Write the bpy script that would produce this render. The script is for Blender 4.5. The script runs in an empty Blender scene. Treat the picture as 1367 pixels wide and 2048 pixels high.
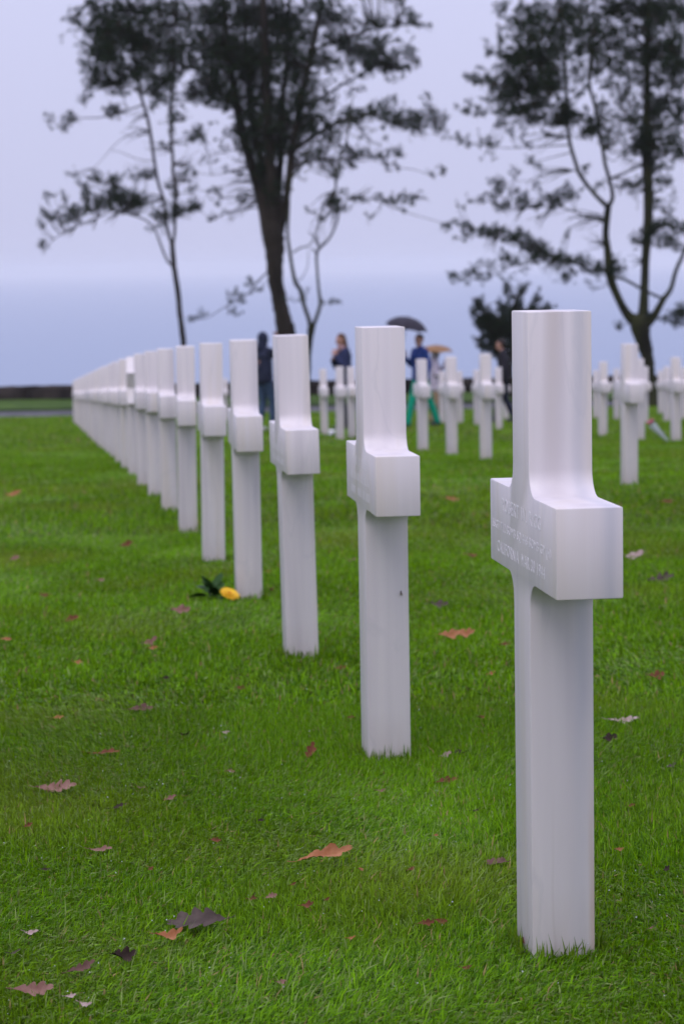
import bpy, bmesh, math, random
import numpy as np
from mathutils import Vector, Matrix

random.seed(7)
rng = np.random.default_rng(7)
SC = bpy.context.scene
COL = SC.collection

# ------------------------------------------------------------------ camera
W, HT = 1367.0, 2048.0            # pixel frame of the photograph
F = 4551.0                        # focal length in those pixels
PITCH, ROLL, HC = math.radians(6.20), math.radians(0.99), 1.128
_f = Vector((0, math.cos(PITCH), -math.sin(PITCH)))
_u0 = Vector((0, math.sin(PITCH), math.cos(PITCH)))
_r0 = Vector((1, 0, 0))
_r = _r0 * math.cos(ROLL) - _u0 * math.sin(ROLL)
_u = _r0 * math.sin(ROLL) + _u0 * math.cos(ROLL)
CAM = Vector((0, 0, HC))
cd = bpy.data.cameras.new('camera')
cam = bpy.data.objects.new('camera', cd)
COL.objects.link(cam)
m3 = Matrix((_r, _u, -_f)).transposed()
cam.matrix_world = Matrix.Translation(CAM) @ m3.to_4x4()
cd.sensor_fit = 'VERTICAL'
cd.sensor_height = 23.6
cd.sensor_width = 23.6
cd.lens = F / HT * 23.6
cd.clip_start = 0.05
cd.clip_end = 60000
cd.dof.use_dof = True
cd.dof.focus_distance = 4.05
cd.dof.aperture_fstop = 4.8
cd.dof.aperture_blades = 9
SC.camera = cam


def ray(px, py):
    return _f + _r * ((px - W / 2) / F) + _u * ((HT / 2 - py) / F)


def at(px, py, Y):
    d = ray(px, py)
    return CAM + d * (Y / d.y)


def ground(y):
    k = 2.5
    t = (y - 17.0) / k
    sp = k * (math.log1p(math.exp(t)) if t < 30 else t)
    if y > 75:
        return ground(75)
    return -0.0386 * (y - 3.64) - 0.016 * sp


def ground_np(y):
    y = np.minimum(y, 75.0)
    k = 2.5
    return -0.0386 * (y - 3.64) - 0.016 * k * np.logaddexp(0, (y - 17.0) / k)


def on_ground(px, py):
    lo, hi = 1.5, 90.0
    for _ in range(60):
        mid = (lo + hi) / 2
        if at(px, py, mid).z > ground(mid):
            lo = mid
        else:
            hi = mid
    return at(px, py, lo)


# ------------------------------------------------------------------ world, sun, exposure
SUN_EL, SUN_ROT = math.radians(58), math.radians(200)
world = bpy.data.worlds.new('World')
SC.world = world
world.use_nodes = True
nt = world.node_tree
nt.nodes.clear()
N = nt.nodes.new
out = N('ShaderNodeOutputWorld')
sky = N('ShaderNodeTexSky')
sky.sky_type = 'NISHITA'
sky.sun_disc = False
sky.sun_elevation = SUN_EL
sky.sun_rotation = SUN_ROT
sky.air_density = 1.0
sky.dust_density = 5.0
bg1 = N('ShaderNodeBackground')
bg1.inputs['Strength'].default_value = 0.05
nt.links.new(sky.outputs[0], bg1.inputs['Color'])
# an even cloud deck: brighter towards the zenith, as overcast skies are
tc = N('ShaderNodeTexCoord')
sep = N('ShaderNodeSeparateXYZ')
nt.links.new(tc.outputs['Generated'], sep.inputs[0])
mx = N('ShaderNodeMath'); mx.operation = 'MAXIMUM'; mx.inputs[1].default_value = 0.0
nt.links.new(sep.outputs['Z'], mx.inputs[0])
ma = N('ShaderNodeMath'); ma.operation = 'MULTIPLY_ADD'
ma.inputs[1].default_value = 1.0
ma.inputs[2].default_value = 1.0
nt.links.new(mx.outputs[0], ma.inputs[0])
cn = N('ShaderNodeTexNoise')
cn.inputs['Scale'].default_value = 2.2
cn.inputs['Detail'].default_value = 3
nt.links.new(tc.outputs['Generated'], cn.inputs['Vector'])
cm = N('ShaderNodeMath'); cm.operation = 'MULTIPLY_ADD'
cm.inputs[1].default_value = 0.16
cm.inputs[2].default_value = 0.92
nt.links.new(cn.outputs['Fac'], cm.inputs[0])
mm = N('ShaderNodeMath'); mm.operation = 'MULTIPLY'
nt.links.new(ma.outputs[0], mm.inputs[0])
nt.links.new(cm.outputs[0], mm.inputs[1])
bg2 = N('ShaderNodeBackground')
bg2.inputs['Color'].default_value = (0.655, 0.670, 0.935, 1)
nt.links.new(mm.outputs[0], bg2.inputs['Strength'])
mixw = N('ShaderNodeMixShader')
mixw.inputs['Fac'].default_value = 0.88
nt.links.new(bg1.outputs[0], mixw.inputs[1])
nt.links.new(bg2.outputs[0], mixw.inputs[2])
nt.links.new(mixw.outputs[0], out.inputs['Surface'])

sl = bpy.data.lights.new('sun', 'SUN')
sl.energy = 1.0
sl.angle = math.radians(30)
sl.color = (1.0, 0.93, 0.86)
so = bpy.data.objects.new('sun', sl)
COL.objects.link(so)
sd = Vector((math.sin(SUN_ROT) * math.cos(SUN_EL), math.cos(SUN_ROT) * math.cos(SUN_EL), math.sin(SUN_EL)))
so.rotation_euler = sd.to_track_quat('Z', 'Y').to_euler()
so.location = (0, -5, 30)

SC.view_settings.view_transform = 'Standard'
SC.view_settings.look = 'None'
SC.view_settings.exposure = 0.0
SC.view_settings.gamma = 1.0
SC.view_settings.use_curve_mapping = False
SC.render.engine = 'CYCLES'
SC.cycles.use_denoising = True
SC.cycles.max_bounces = 8
SC.cycles.diffuse_bounces = 4
SC.cycles.volume_bounces = 3
SC.cycles.transparent_max_bounces = 8
SC.cycles.use_adaptive_sampling = True
SC.cycles.adaptive_threshold = 0.01


# ------------------------------------------------------------------ helpers
def mat(name, color, rough=0.6, spec=0.4, **kw):
    m = bpy.data.materials.new(name)
    m.use_nodes = True
    b = m.node_tree.nodes['Principled BSDF']
    b.inputs['Base Color'].default_value = (*color, 1)
    b.inputs['Roughness'].default_value = rough
    b.inputs['Specular IOR Level'].default_value = spec
    for k, v in kw.items():
        b.inputs[k.replace('_', ' ')].default_value = v
    return m


def noise_color(m, c1, c2, scale=5.0, detail=5, stretch=(1, 1, 1), coord='Object', lo=0.35, hi=0.65,
                bump=0.0, bump_scale=None, per_object=False):
    t = m.node_tree
    b = t.nodes['Principled BSDF']
    tcn = t.nodes.new('ShaderNodeTexCoord')
    mp = t.nodes.new('ShaderNodeMapping')
    mp.inputs['Scale'].default_value = stretch
    t.links.new(tcn.outputs[coord], mp.inputs['Vector'])
    if per_object:
        oi = t.nodes.new('ShaderNodeObjectInfo')
        sc = t.nodes.new('ShaderNodeMath'); sc.operation = 'MULTIPLY'; sc.inputs[1].default_value = 37.0
        t.links.new(oi.outputs['Random'], sc.inputs[0])
        t.links.new(sc.outputs[0], mp.inputs['Location'])
    nz = t.nodes.new('ShaderNodeTexNoise')
    nz.inputs['Scale'].default_value = scale
    nz.inputs['Detail'].default_value = detail
    t.links.new(mp.outputs[0], nz.inputs['Vector'])
    cr = t.nodes.new('ShaderNodeValToRGB')
    cr.color_ramp.elements[0].position = lo
    cr.color_ramp.elements[1].position = hi
    cr.color_ramp.elements[0].color = (*c1, 1)
    cr.color_ramp.elements[1].color = (*c2, 1)
    t.links.new(nz.outputs['Fac'], cr.inputs[0])
    t.links.new(cr.outputs[0], b.inputs['Base Color'])
    if bump:
        n2 = t.nodes.new('ShaderNodeTexNoise')
        n2.inputs['Scale'].default_value = bump_scale or scale * 3
        n2.inputs['Detail'].default_value = 5
        t.links.new(mp.outputs[0], n2.inputs['Vector'])
        bp = t.nodes.new('ShaderNodeBump')
        bp.inputs['Strength'].default_value = 1.0
        bp.inputs['Distance'].default_value = bump
        t.links.new(n2.outputs['Fac'], bp.inputs['Height'])
        t.links.new(bp.outputs[0], b.inputs['Normal'])
    return cr


def link(name, me, material=None, parent=None, loc=None):
    o = bpy.data.objects.new(name, me)
    COL.objects.link(o)
    if material is not None and me is not None:
        if len(me.materials) == 0:
            me.materials.append(material)
    if parent is not None:
        o.parent = parent
    if loc is not None:
        o.location = loc
    return o


def empty(name, loc=(0, 0, 0), rz=0.0):
    o = bpy.data.objects.new(name, None)
    o.empty_display_size = 0.1
    COL.objects.link(o)
    o.location = loc
    o.rotation_euler = (0, 0, rz)
    return o


def tag(o, label=None, cat=None, group=None, kind=None):
    if label: o['label'] = label
    if cat: o['category'] = cat
    if group: o['group'] = group
    if kind: o['kind'] = kind
    return o


def mesh_from(name, verts, faces, smooth=False):
    me = bpy.data.meshes.new(name)
    me.from_pydata([tuple(v) for v in verts], [], faces)
    me.update()
    if smooth:
        me.shade_smooth()
    return me


def mesh_np(name, V, tris, col=None, quads=None):
    """fast mesh from numpy arrays; col = per-vertex colour"""
    me = bpy.data.meshes.new(name)
    nv, nf = len(V), len(tris)
    k = tris.shape[1]
    me.vertices.add(nv)
    me.vertices.foreach_set('co', np.ascontiguousarray(V, dtype=np.float32).ravel())
    me.loops.add(nf * k)
    me.loops.foreach_set('vertex_index', np.ascontiguousarray(tris, dtype=np.int32).ravel())
    me.polygons.add(nf)
    me.polygons.foreach_set('loop_start', np.arange(0, nf * k, k, dtype=np.int32))
    if col is not None:
        a = me.color_attributes.new('col', 'FLOAT_COLOR', 'POINT')
        c4 = np.ones((nv, 4), dtype=np.float32)
        c4[:, :3] = col
        a.data.foreach_set('color', c4.ravel())
    me.update()
    me.validate()
    return me


def bm_mesh(bm, name, smooth_angle=None):
    me = bpy.data.meshes.new(name)
    bmesh.ops.recalc_face_normals(bm, faces=bm.faces)
    bm.to_mesh(me)
    bm.free()
    if smooth_angle is not None:
        me.shade_smooth()
        me.set_sharp_from_angle(angle=math.radians(smooth_angle))
    return me


def spline(pts, n_per=6):
    """Catmull-Rom through rows of numbers"""
    P = np.array(pts, dtype=float)
    if len(P) == 2:
        t = np.linspace(0, 1, n_per + 1)[:, None]
        return P[0] * (1 - t) + P[1] * t
    ext = np.vstack([2 * P[0] - P[1], P, 2 * P[-1] - P[-2]])
    outp = []
    for i in range(1, len(ext) - 2):
        p0, p1, p2, p3 = ext[i - 1], ext[i], ext[i + 1], ext[i + 2]
        for t in np.linspace(0, 1, n_per, endpoint=False):
            outp.append(0.5 * ((2 * p1) + (-p0 + p2) * t + (2 * p0 - 5 * p1 + 4 * p2 - p3) * t * t
                               + (-p0 + 3 * p1 - 3 * p2 + p3) * t ** 3))
    outp.append(ext[-2])
    return np.array(outp)


def tube(V, Fc, pts, radii, sides=8, wob=0.0, cap=True):
    """append a tapered tube to lists V, Fc"""
    pts = np.asarray(pts, float)
    n = len(pts)
    base = len(V)
    T = np.gradient(pts, axis=0)
    T /= np.linalg.norm(T, axis=1)[:, None] + 1e-9
    ref = np.array([0.0, 1.0, 0.0]) if abs(T[0][1]) < 0.9 else np.array([1.0, 0, 0])
    for i in range(n):
        a = np.cross(T[i], ref); a /= np.linalg.norm(a) + 1e-9
        b = np.cross(T[i], a)
        for s in range(sides):
            th = 2 * math.pi * s / sides
            r = radii[i] * (1 + wob * (random.random() - 0.5))
            V.append(pts[i] + (a * math.cos(th) + b * math.sin(th)) * r)
    for i in range(n - 1):
        for s in range(sides):
            s2 = (s + 1) % sides
            Fc.append((base + i * sides + s, base + i * sides + s2, base + (i + 1) * sides + s2, base + (i + 1) * sides + s))
    if cap:
        Fc.append(tuple(base + s for s in range(sides))[::-1])
        Fc.append(tuple(base + (n - 1) * sides + s for s in range(sides)))


# value noise on numpy arrays
_perm = rng.random((256, 256))


def vnoise(x, y):
    xi = np.floor(x).astype(int); yi = np.floor(y).astype(int)
    fx = x - xi; fy = y - yi
    fx = fx * fx * (3 - 2 * fx); fy = fy * fy * (3 - 2 * fy)
    g = lambda a, b: _perm[a % 256, b % 256]
    return (g(xi, yi) * (1 - fx) * (1 - fy) + g(xi + 1, yi) * fx * (1 - fy)
            + g(xi, yi + 1) * (1 - fx) * fy + g(xi + 1, yi + 1) * fx * fy)


def fnoise(x, y, o=3):
    s = 0; a = 0.5; t = 0
    for k in range(o):
        s = s + a * vnoise(x * 2 ** k + 17.3 * k, y * 2 ** k + 5.7 * k); t += a; a *= 0.5
    return s / t


def bump_np(x, y):
    """soft unevenness of the lawn"""
    return 0.022 * (fnoise(x * 0.9 + 40, y * 0.9 + 11, 3) - 0.5) * np.clip((75 - y) / 10, 0, 1)


# ------------------------------------------------------------------ materials
M = {}
m = mat('marble', (0.8, 0.8, 0.8), 0.42, 0.45)
cr = noise_color(m, (0.620, 0.568, 0.580), (0.715, 0.656, 0.655), scale=16, detail=2, stretch=(1, 1, 0.05), lo=0.30, hi=0.50,
                 bump=0.0006, bump_scale=60, per_object=True)
e = cr.color_ramp.elements.new(0.72); e.color = (0.68, 0.61, 0.56, 1)
# thin drifting veins mixed over the streaks
t = m.node_tree
b = t.nodes['Principled BSDF']
base_link = b.inputs['Base Color'].links[0].from_socket
mp = [n for n in t.nodes if n.type == 'MAPPING'][0]
tc2 = t.nodes.new('ShaderNodeTexCoord')
oi2 = [n for n in t.nodes if n.type == 'OBJECT_INFO'][0]
mp2 = t.nodes.new('ShaderNodeMapping')
mp2.inputs['Rotation'].default_value = (0.4, 0.3, 0.2)
mp2.inputs['Scale'].default_value = (1.5, 1.5, 0.3)
sc2 = t.nodes.new('ShaderNodeMath'); sc2.operation = 'MULTIPLY'; sc2.inputs[1].default_value = 91.0
t.links.new(oi2.outputs['Random'], sc2.inputs[0])
t.links.new(sc2.outputs[0], mp2.inputs['Location'])
t.links.new(tc2.outputs['Object'], mp2.inputs['Vector'])
nz = t.nodes.new('ShaderNodeTexNoise')
nz.inputs['Scale'].default_value = 2.6
nz.inputs['Detail'].default_value = 6
nz.inputs['Distortion'].default_value = 1.6
t.links.new(mp2.outputs[0], nz.inputs['Vector'])
s1 = t.nodes.new('ShaderNodeMath'); s1.operation = 'SUBTRACT'; s1.inputs[1].default_value = 0.5
t.links.new(nz.outputs['Fac'], s1.inputs[0])
s2 = t.nodes.new('ShaderNodeMath'); s2.operation = 'ABSOLUTE'
t.links.new(s1.outputs[0], s2.inputs[0])
s3 = t.nodes.new('ShaderNodeMapRange')
s3.inputs['From Min'].default_value = 0.0
s3.inputs['From Max'].default_value = 0.016
s3.inputs['To Min'].default_value = 0.20
s3.inputs['To Max'].default_value = 0.0
t.links.new(s2.outputs[0], s3.inputs['Value'])
mixc = t.nodes.new('ShaderNodeMix'); mixc.data_type = 'RGBA'
mixc.inputs['B'].default_value = (0.47, 0.46, 0.48, 1)
t.links.new(s3.outputs[0], mixc.inputs['Factor'])
t.links.new(base_link, mixc.inputs['A'])
# specks and splash dirt close to the turf
sp = t.nodes.new('ShaderNodeSeparateXYZ')
t.links.new(tc2.outputs['Object'], sp.inputs[0])
mr = t.nodes.new('ShaderNodeMapRange')
mr.inputs['From Min'].default_value = 0.0
mr.inputs['From Max'].default_value = 0.13
mr.inputs['To Min'].default_value = 0.38
mr.inputs['To Max'].default_value = 0.0
t.links.new(sp.outputs['Z'], mr.inputs['Value'])
nz3 = t.nodes.new('ShaderNodeTexNoise'); nz3.inputs['Scale'].default_value = 26; nz3.inputs['Detail'].default_value = 6
t.links.new(mp2.outputs[0], nz3.inputs['Vector'])
mu = t.nodes.new('ShaderNodeMath'); mu.operation = 'MULTIPLY'
t.links.new(mr.outputs[0], mu.inputs[0]); t.links.new(nz3.outputs['Fac'], mu.inputs[1])
mixd = t.nodes.new('ShaderNodeMix'); mixd.data_type = 'RGBA'
mixd.inputs['B'].default_value = (0.30, 0.20, 0.12, 1)
t.links.new(mu.outputs[0], mixd.inputs['Factor'])
t.links.new(mixc.outputs['Result'], mixd.inputs['A'])
t.links.new(mixd.outputs['Result'], b.inputs['Base Color'])
b.inputs['Subsurface Weight'].default_value = 0.08
b.inputs['Subsurface Radius'].default_value = (0.01, 0.009, 0.008)
M['marble'] = m
M['letter'] = mat('letter_paint', (0.79, 0.76, 0.765), 0.7, 0.2)

m = mat('lawn_soil', (0.05, 0.08, 0.02), 0.95, 0.1)
noise_color(m, (0.026, 0.036, 0.006), (0.085, 0.130, 0.012), scale=9, detail=8, coord='Object', bump=0.02, bump_scale=40)
M['soil'] = m
m = mat('far_turf', (0.06, 0.1, 0.02), 0.95, 0.1)
noise_color(m, (0.035, 0.07, 0.012), (0.07, 0.125, 0.02), scale=0.9, detail=8, bump=0.03, bump_scale=12)
M['turf'] = m
m = mat('asphalt', (0.1, 0.1, 0.11), 0.9, 0.08)
noise_color(m, (0.075, 0.075, 0.082), (0.13, 0.128, 0.135), scale=2.0, detail=8, bump=0.004, bump_scale=90)
M['asphalt'] = m
m = mat('edging', (0.42, 0.4, 0.38), 0.8, 0.2)
noise_color(m, (0.19, 0.18, 0.175), (0.28, 0.27, 0.265), scale=3, detail=5)
M['edging'] = m

m = bpy.data.materials.new('grass_blade')
m.use_nodes = True
t = m.node_tree
b = t.nodes['Principled BSDF']
vc = t.nodes.new('ShaderNodeVertexColor'); vc.layer_name = 'col'
t.links.new(vc.outputs['Color'], b.inputs['Base Color'])
b.inputs['Roughness'].default_value = 0.42
b.inputs['Specular IOR Level'].default_value = 0.09
tr = t.nodes.new('ShaderNodeBsdfTranslucent')
hs = t.nodes.new('ShaderNodeHueSaturation')
hs.inputs['Value'].default_value = 1.25
hs.inputs['Hue'].default_value = 0.485
t.links.new(vc.outputs['Color'], hs.inputs['Color'])
t.links.new(hs.outputs[0], tr.inputs['Color'])
ms = t.nodes.new('ShaderNodeMixShader'); ms.inputs['Fac'].default_value = 0.35
t.links.new(b.outputs[0], ms.inputs[1]); t.links.new(tr.outputs[0], ms.inputs[2])
t.links.new(ms.outputs[0], t.nodes['Material Output'].inputs['Surface'])
M['blade'] = m

m = bpy.data.materials.new('pine_needles')
m.use_nodes = True
t = m.node_tree
b = t.nodes['Principled BSDF']
vc = t.nodes.new('ShaderNodeVertexColor'); vc.layer_name = 'col'
t.links.new(vc.outputs['Color'], b.inputs['Base Color'])
b.inputs['Roughness'].default_value = 0.6
b.inputs['Specular IOR Level'].default_value = 0.12
M['needles'] = m
m = mat('pine_bark', (0.06, 0.045, 0.035), 0.9, 0.15)
noise_color(m, (0.010, 0.008, 0.0065), (0.040, 0.031, 0.024), scale=2.2, detail=8, stretch=(1, 1, 0.3), bump=0.06, bump_scale=4)
M['bark'] = m
m = mat('mossy_bark', (0.06, 0.06, 0.035), 0.9, 0.15)
noise_color(m, (0.011, 0.010, 0.007), (0.040, 0.044, 0.016), scale=1.6, detail=8, stretch=(1, 1, 0.4), bump=0.06, bump_scale=4)
M['moss'] = m
m = mat('wall_stone', (0.06, 0.05, 0.045), 0.9, 0.15)
noise_color(m, (0.014, 0.011, 0.012), (0.055, 0.043, 0.040), scale=1.3, detail=8, bump=0.05, bump_scale=5)
M['stone'] = m
m = mat('sea_water', (0.16, 0.22, 0.33), 0.35, 0.5)
m.node_tree.nodes['Principled BSDF'].inputs['IOR'].default_value = 1.33
t = m.node_tree
tcn = t.nodes.new('ShaderNodeTexCoord')
mpw = t.nodes.new('ShaderNodeMapping'); mpw.inputs['Scale'].default_value = (0.018, 0.05, 1)
t.links.new(tcn.outputs['Object'], mpw.inputs['Vector'])
nzw = t.nodes.new('ShaderNodeTexNoise'); nzw.inputs['Scale'].default_value = 1.0; nzw.inputs['Detail'].default_value = 8
t.links.new(mpw.outputs[0], nzw.inputs['Vector'])
bpw = t.nodes.new('ShaderNodeBump'); bpw.inputs['Distance'].default_value = 3.0; bpw.inputs['Strength'].default_value = 0.6
t.links.new(nzw.outputs['Fac'], bpw.inputs['Height'])
t.links.new(bpw.outputs[0], t.nodes['Principled BSDF'].inputs['Normal'])
M['sea'] = m


def leaf_mat(name, c1, c2):
    mm_ = mat(name, c1, 0.7, 0.12)
    noise_color(mm_, c1, c2, scale=45, detail=5, coord='Object', lo=0.3, hi=0.7, bump=0.0012, bump_scale=120)
    return mm_


M['leaf_orange'] = leaf_mat('oak_leaf_orange', (0.255, 0.09, 0.034), (0.39, 0.18, 0.09))
M['leaf_pink'] = leaf_mat('oak_leaf_pinkish', (0.161, 0.074, 0.056), (0.26, 0.149, 0.118))
M['leaf_red'] = leaf_mat('oak_leaf_redbrown', (0.098, 0.032, 0.015), (0.182, 0.07, 0.035))
M['leaf_purple'] = leaf_mat('oak_leaf_purplish', (0.082, 0.041, 0.032), (0.151, 0.081, 0.065))
M['leaf_dark'] = leaf_mat('oak_leaf_dark', (0.021, 0.013, 0.01), (0.052, 0.032, 0.026))
M['leaf_grey'] = leaf_mat('oak_leaf_greyed', (0.053, 0.038, 0.033), (0.099, 0.074, 0.062))
M['leaf_pale'] = leaf_mat('oak_leaf_pale', (0.3, 0.203, 0.18), (0.435, 0.338, 0.315))


# ------------------------------------------------------------------ setting
def grid_sheet(name, xs, ys, zf, material):
    X, Y = np.meshgrid(xs, ys)
    Z = zf(X, Y)
    V = np.stack([X.ravel(), Y.ravel(), Z.ravel()], 1)
    nx, ny = len(xs), len(ys)
    i = np.arange(nx - 1)[None, :] + nx * np.arange(ny - 1)[:, None]
    i = i.ravel()
    Q = np.stack([i, i + 1, i + 1 + nx, i + nx], 1)
    me = mesh_np(name, V, Q)
    me.shade_smooth()
    return link(name, me, material)


xs = np.unique(np.concatenate([np.linspace(-4, 4, 81), np.linspace(-90, 90, 91)]))
ys = np.unique(np.concatenate([np.linspace(-12, 2, 20), np.linspace(2, 20, 181), np.linspace(20, 75, 111)]))
tag(grid_sheet('lawn', xs, ys, lambda X, Y: ground_np(Y) + bump_np(X, Y) - 0.004, M['soil']), kind='structure')
GZ = ground(75)
ROAD0, ROAD1 = 75.0, 78.6
xl = np.linspace(-120, 120, 121)
tag(grid_sheet('road', xl, np.linspace(ROAD0 - 0.3, ROAD1 + 0.3, 6), lambda X, Y: GZ + 0 * X - 0.035, M['asphalt']), kind='structure')


def box_bm(bm, x0, x1, y0, y1, z0, z1):
    vs = [bm.verts.new(p) for p in ((x0, y0, z0), (x1, y0, z0), (x1, y1, z0), (x0, y1, z0),
                                     (x0, y0, z1), (x1, y0, z1), (x1, y1, z1), (x0, y1, z1))]
    for f in ((0, 3, 2, 1), (4, 5, 6, 7), (0, 1, 5, 4), (1, 2, 6, 5), (2, 3, 7, 6), (3, 0, 4, 7)):
        bm.faces.new([vs[i] for i in f])


bm = bmesh.new()
box_bm(bm, -90, 90, ROAD0 + 0.003, ROAD0 + 0.18, GZ - 0.3, GZ + 0.015)
tag(link('kerb', bm_mesh(bm, 'kerb'), M['edging']), kind='structure')
tag(grid_sheet('grass_verge', xl, np.linspace(ROAD1, 87, 24),
               lambda X, Y: GZ + 0.02 + 0.06 * fnoise(X * .4, Y * .4, 2), M['turf']), kind='structure')
SEA_Z = -45.0


def bluff_z(X, Y):
    tt = np.clip((Y - 87) / 110, 0, 1)
    return GZ + 0.03 + (SEA_Z - 3 - GZ) * tt ** 0.9 + 1.2 * (fnoise(X * .07, Y * .07, 3) - 0.5) * np.sin(np.clip(tt, 0, 1) * math.pi)


tag(grid_sheet('bluff', np.linspace(-400, 400, 121), np.linspace(87, 200, 40), bluff_z, M['turf']), kind='structure')
R = 16000
tag(link('sea', mesh_from('sea', [(-R, 150, SEA_Z), (R, 150, SEA_Z), (R, R, SEA_Z), (-R, R, SEA_Z)], [(0, 1, 2, 3)]), M['sea']), kind='structure')

# low dark wall beyond the path: rough stonework, one body with an uneven top
V, Fc = [], []
nxw = 400
WX = np.linspace(-60, 60, nxw)
for i, x in enumerate(WX):
    h = 0.54 + 0.07 * (fnoise(np.array([x * 0.8]), np.array([3.3]), 3)[0] - 0.5) + 0.02 * random.random()
    w = 0.25 + 0.05 * (random.random() - 0.5)
    for (dy, z) in ((-w, -0.3), (-w - 0.02 * random.random(), h * 0.35), (-w * 0.95 - 0.03 * random.random(), h * 0.75),
                    (-w * 0.8, h), (w * 0.8, h), (w, h * 0.6), (w, -0.3)):
        V.append((x, 84.4 + dy, GZ + z))
for i in range(nxw - 1):
    for j in range(6):
        a = i * 7 + j
        Fc.append((a, a + 7, a + 8, a + 1))
Fc.append(tuple(range(7))); Fc.append(tuple((nxw - 1) * 7 + k for k in range(7))[::-1])
tag(link('low_wall', mesh_from('low_wall', V, Fc), M['stone']),
    'low dark rough stone wall running along the far side of the path', 'wall')


# sea mist: even thin air round everything
bm = bmesh.new()
box_bm(bm, -R - 500, R + 500, -400, R + 500, SEA_Z - 1, 22)
hz = link('haze', bm_mesh(bm, 'haze'))
hm = bpy.data.materials.new('haze_air'); hm.use_nodes = True
ht_ = hm.node_tree; ht_.nodes.clear()
ho = ht_.nodes.new('ShaderNodeOutputMaterial'); hv = ht_.nodes.new('ShaderNodeVolumePrincipled')
hv.inputs['Color'].default_value = (0.94, 0.93, 0.925, 1)
hv.inputs['Density'].default_value = 0.0002
hv.inputs['Anisotropy'].default_value = 0.0
ht_.links.new(hv.outputs[0], ho.inputs['Volume'])
hz.data.materials.append(hm)
tag(hz, kind='stuff')

# ------------------------------------------------------------------ grass
def blades(n, y0, y1, margin, length, width, upright, far=False):
    # sample y so that density per area is even inside the widening field of view
    yy = np.linspace(y0, y1, 400)
    wgt = 0.15 * yy + margin
    cdf = np.cumsum(wgt); cdf /= cdf[-1]
    y = np.interp(rng.random(n), cdf, yy)
    x = (rng.random(n) * 2 - 1) * (0.15 * y + margin)
    return x, y


def grass_patch(n, y0, y1, margin, len_m, wid, seed, square=0.0):
    g = np.random.default_rng(seed)
    x, y = blades(n, y0, y1, margin, len_m, wid, 0)
    y += g.normal(0, 0.02, n)
    z = ground_np(y) + bump_np(x, y) - 0.004
    if square:                       # a flat square piece of turf about its own centre
        x = (g.random(n) - 0.5) * square + g.normal(0, 0.012, n)
        y = (g.random(n) - 0.5) * square + g.normal(0, 0.012, n)
        z = 0 * x - 0.004
    # clumping, lie and colour follow slow noise
    cl = fnoise(x * 2.2 + 3, y * 2.2 + 9, 3)
    lie = fnoise(x * 1.1 + 50, y * 0.8 + 20, 2)
    flat = np.clip((fnoise(x * 1.7 + 80, y * 1.3 + 33, 2) - 0.42) * 4, 0, 1)
    L = len_m * (0.55 + 0.75 * g.random(n)) * (0.75 + 0.5 * cl)
    tall = g.random(n) < 0.03
    L = np.where(tall, L * 1.5, L)
    ang = lie * 9.0 + g.normal(0, 1.25 - 0.45 * flat, n)
    ang = np.where(flat < 0.2, g.random(n) * 2 * math.pi, ang)
    tilt = np.clip(g.normal(0.60 + 0.42 * flat, 0.42, n), 0.05, 1.42)
    tilt = np.where(tall, tilt * 0.6, tilt)
    wd = wid * (0.6 + 0.8 * g.random(n))
    dx, dy = np.cos(ang), np.sin(ang)
    roll_ = g.normal(0, 0.9, n)
    # side vector: perpendicular to the lean, rolled
    sx, sy = -dy, dx
    sz = np.sin(roll_) * 0.7
    nn = np.sqrt(sx ** 2 + sy ** 2 + sz ** 2)
    S = np.stack([sx / nn, sy / nn, sz / nn], 1) * (wd / 2)[:, None]
    B = np.stack([x, y, z], 1)
    t1 = tilt * 0.55
    D1 = np.stack([dx * np.sin(t1), dy * np.sin(t1), np.cos(t1)], 1)
    t2 = np.minimum(tilt * 1.55, 1.75)
    D2 = np.stack([dx * np.sin(t2), dy * np.sin(t2), np.cos(t2)], 1)
    Mid = B + D1 * (L * 0.5)[:, None]
    Tip = Mid + D2 * (L * 0.55)[:, None]
    V = np.empty((n, 4, 3), dtype=np.float32)
    V[:, 0] = B; V[:, 1] = Mid - S; V[:, 2] = Mid + S; V[:, 3] = Tip
    i = np.arange(n)[:, None] * 4
    T = np.concatenate([i + np.array([[0, 2, 1]]), i + np.array([[1, 2, 3]])], 1).reshape(-1, 3)
    nv = 4
    if y0 >= 12:                     # far blades: one triangle each
        V = np.stack([B - S, B + S, Tip], 1).astype(np.float32)
        T = np.arange(n * 3).reshape(-1, 3)
        nv = 3
    # colours
    hue = fnoise(x * 1.3 + 5, y * 1.0 + 71, 3)[:, None]
    r1 = g.random((n, 1))
    fresh = np.array([0.178, 0.372, 0.004]); deep = np.array([0.042, 0.130, 0.004]); olive = np.array([0.225, 0.250, 0.025])
    c = deep * (1 - r1) + fresh * r1
    k = np.clip((hue - 0.50) * 3.0, 0, 1) * 0.4
    c = c * (1 - k) + olive * k
    k2 = np.clip((0.5 - hue) * 3.0, 0, 1) * 0.35
    c = c * (1 - k2) + fresh * k2
    grey = (g.random((n, 1)) < 0.06 + 0.10 * flat[:, None])
    c = np.where(grey, np.array([0.22, 0.30, 0.085]), c)  # scattered paler blades; their colour also stands in for wet glints
    straw = g.random((n, 1)) < 0.022
    c = np.where(straw, np.array([0.34, 0.25, 0.10]), c)
    lush = fnoise(x * 0.7 + 15, y * 0.5 + 3, 3)[:, None]
    c = c * (0.72 + 0.56 * g.random((n, 1))) * (0.82 + 0.36 * lush)
    C = np.repeat(c[:, None, :], nv, 1)
    return V.reshape(-1, 3), T, C.reshape(-1, 3)


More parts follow.
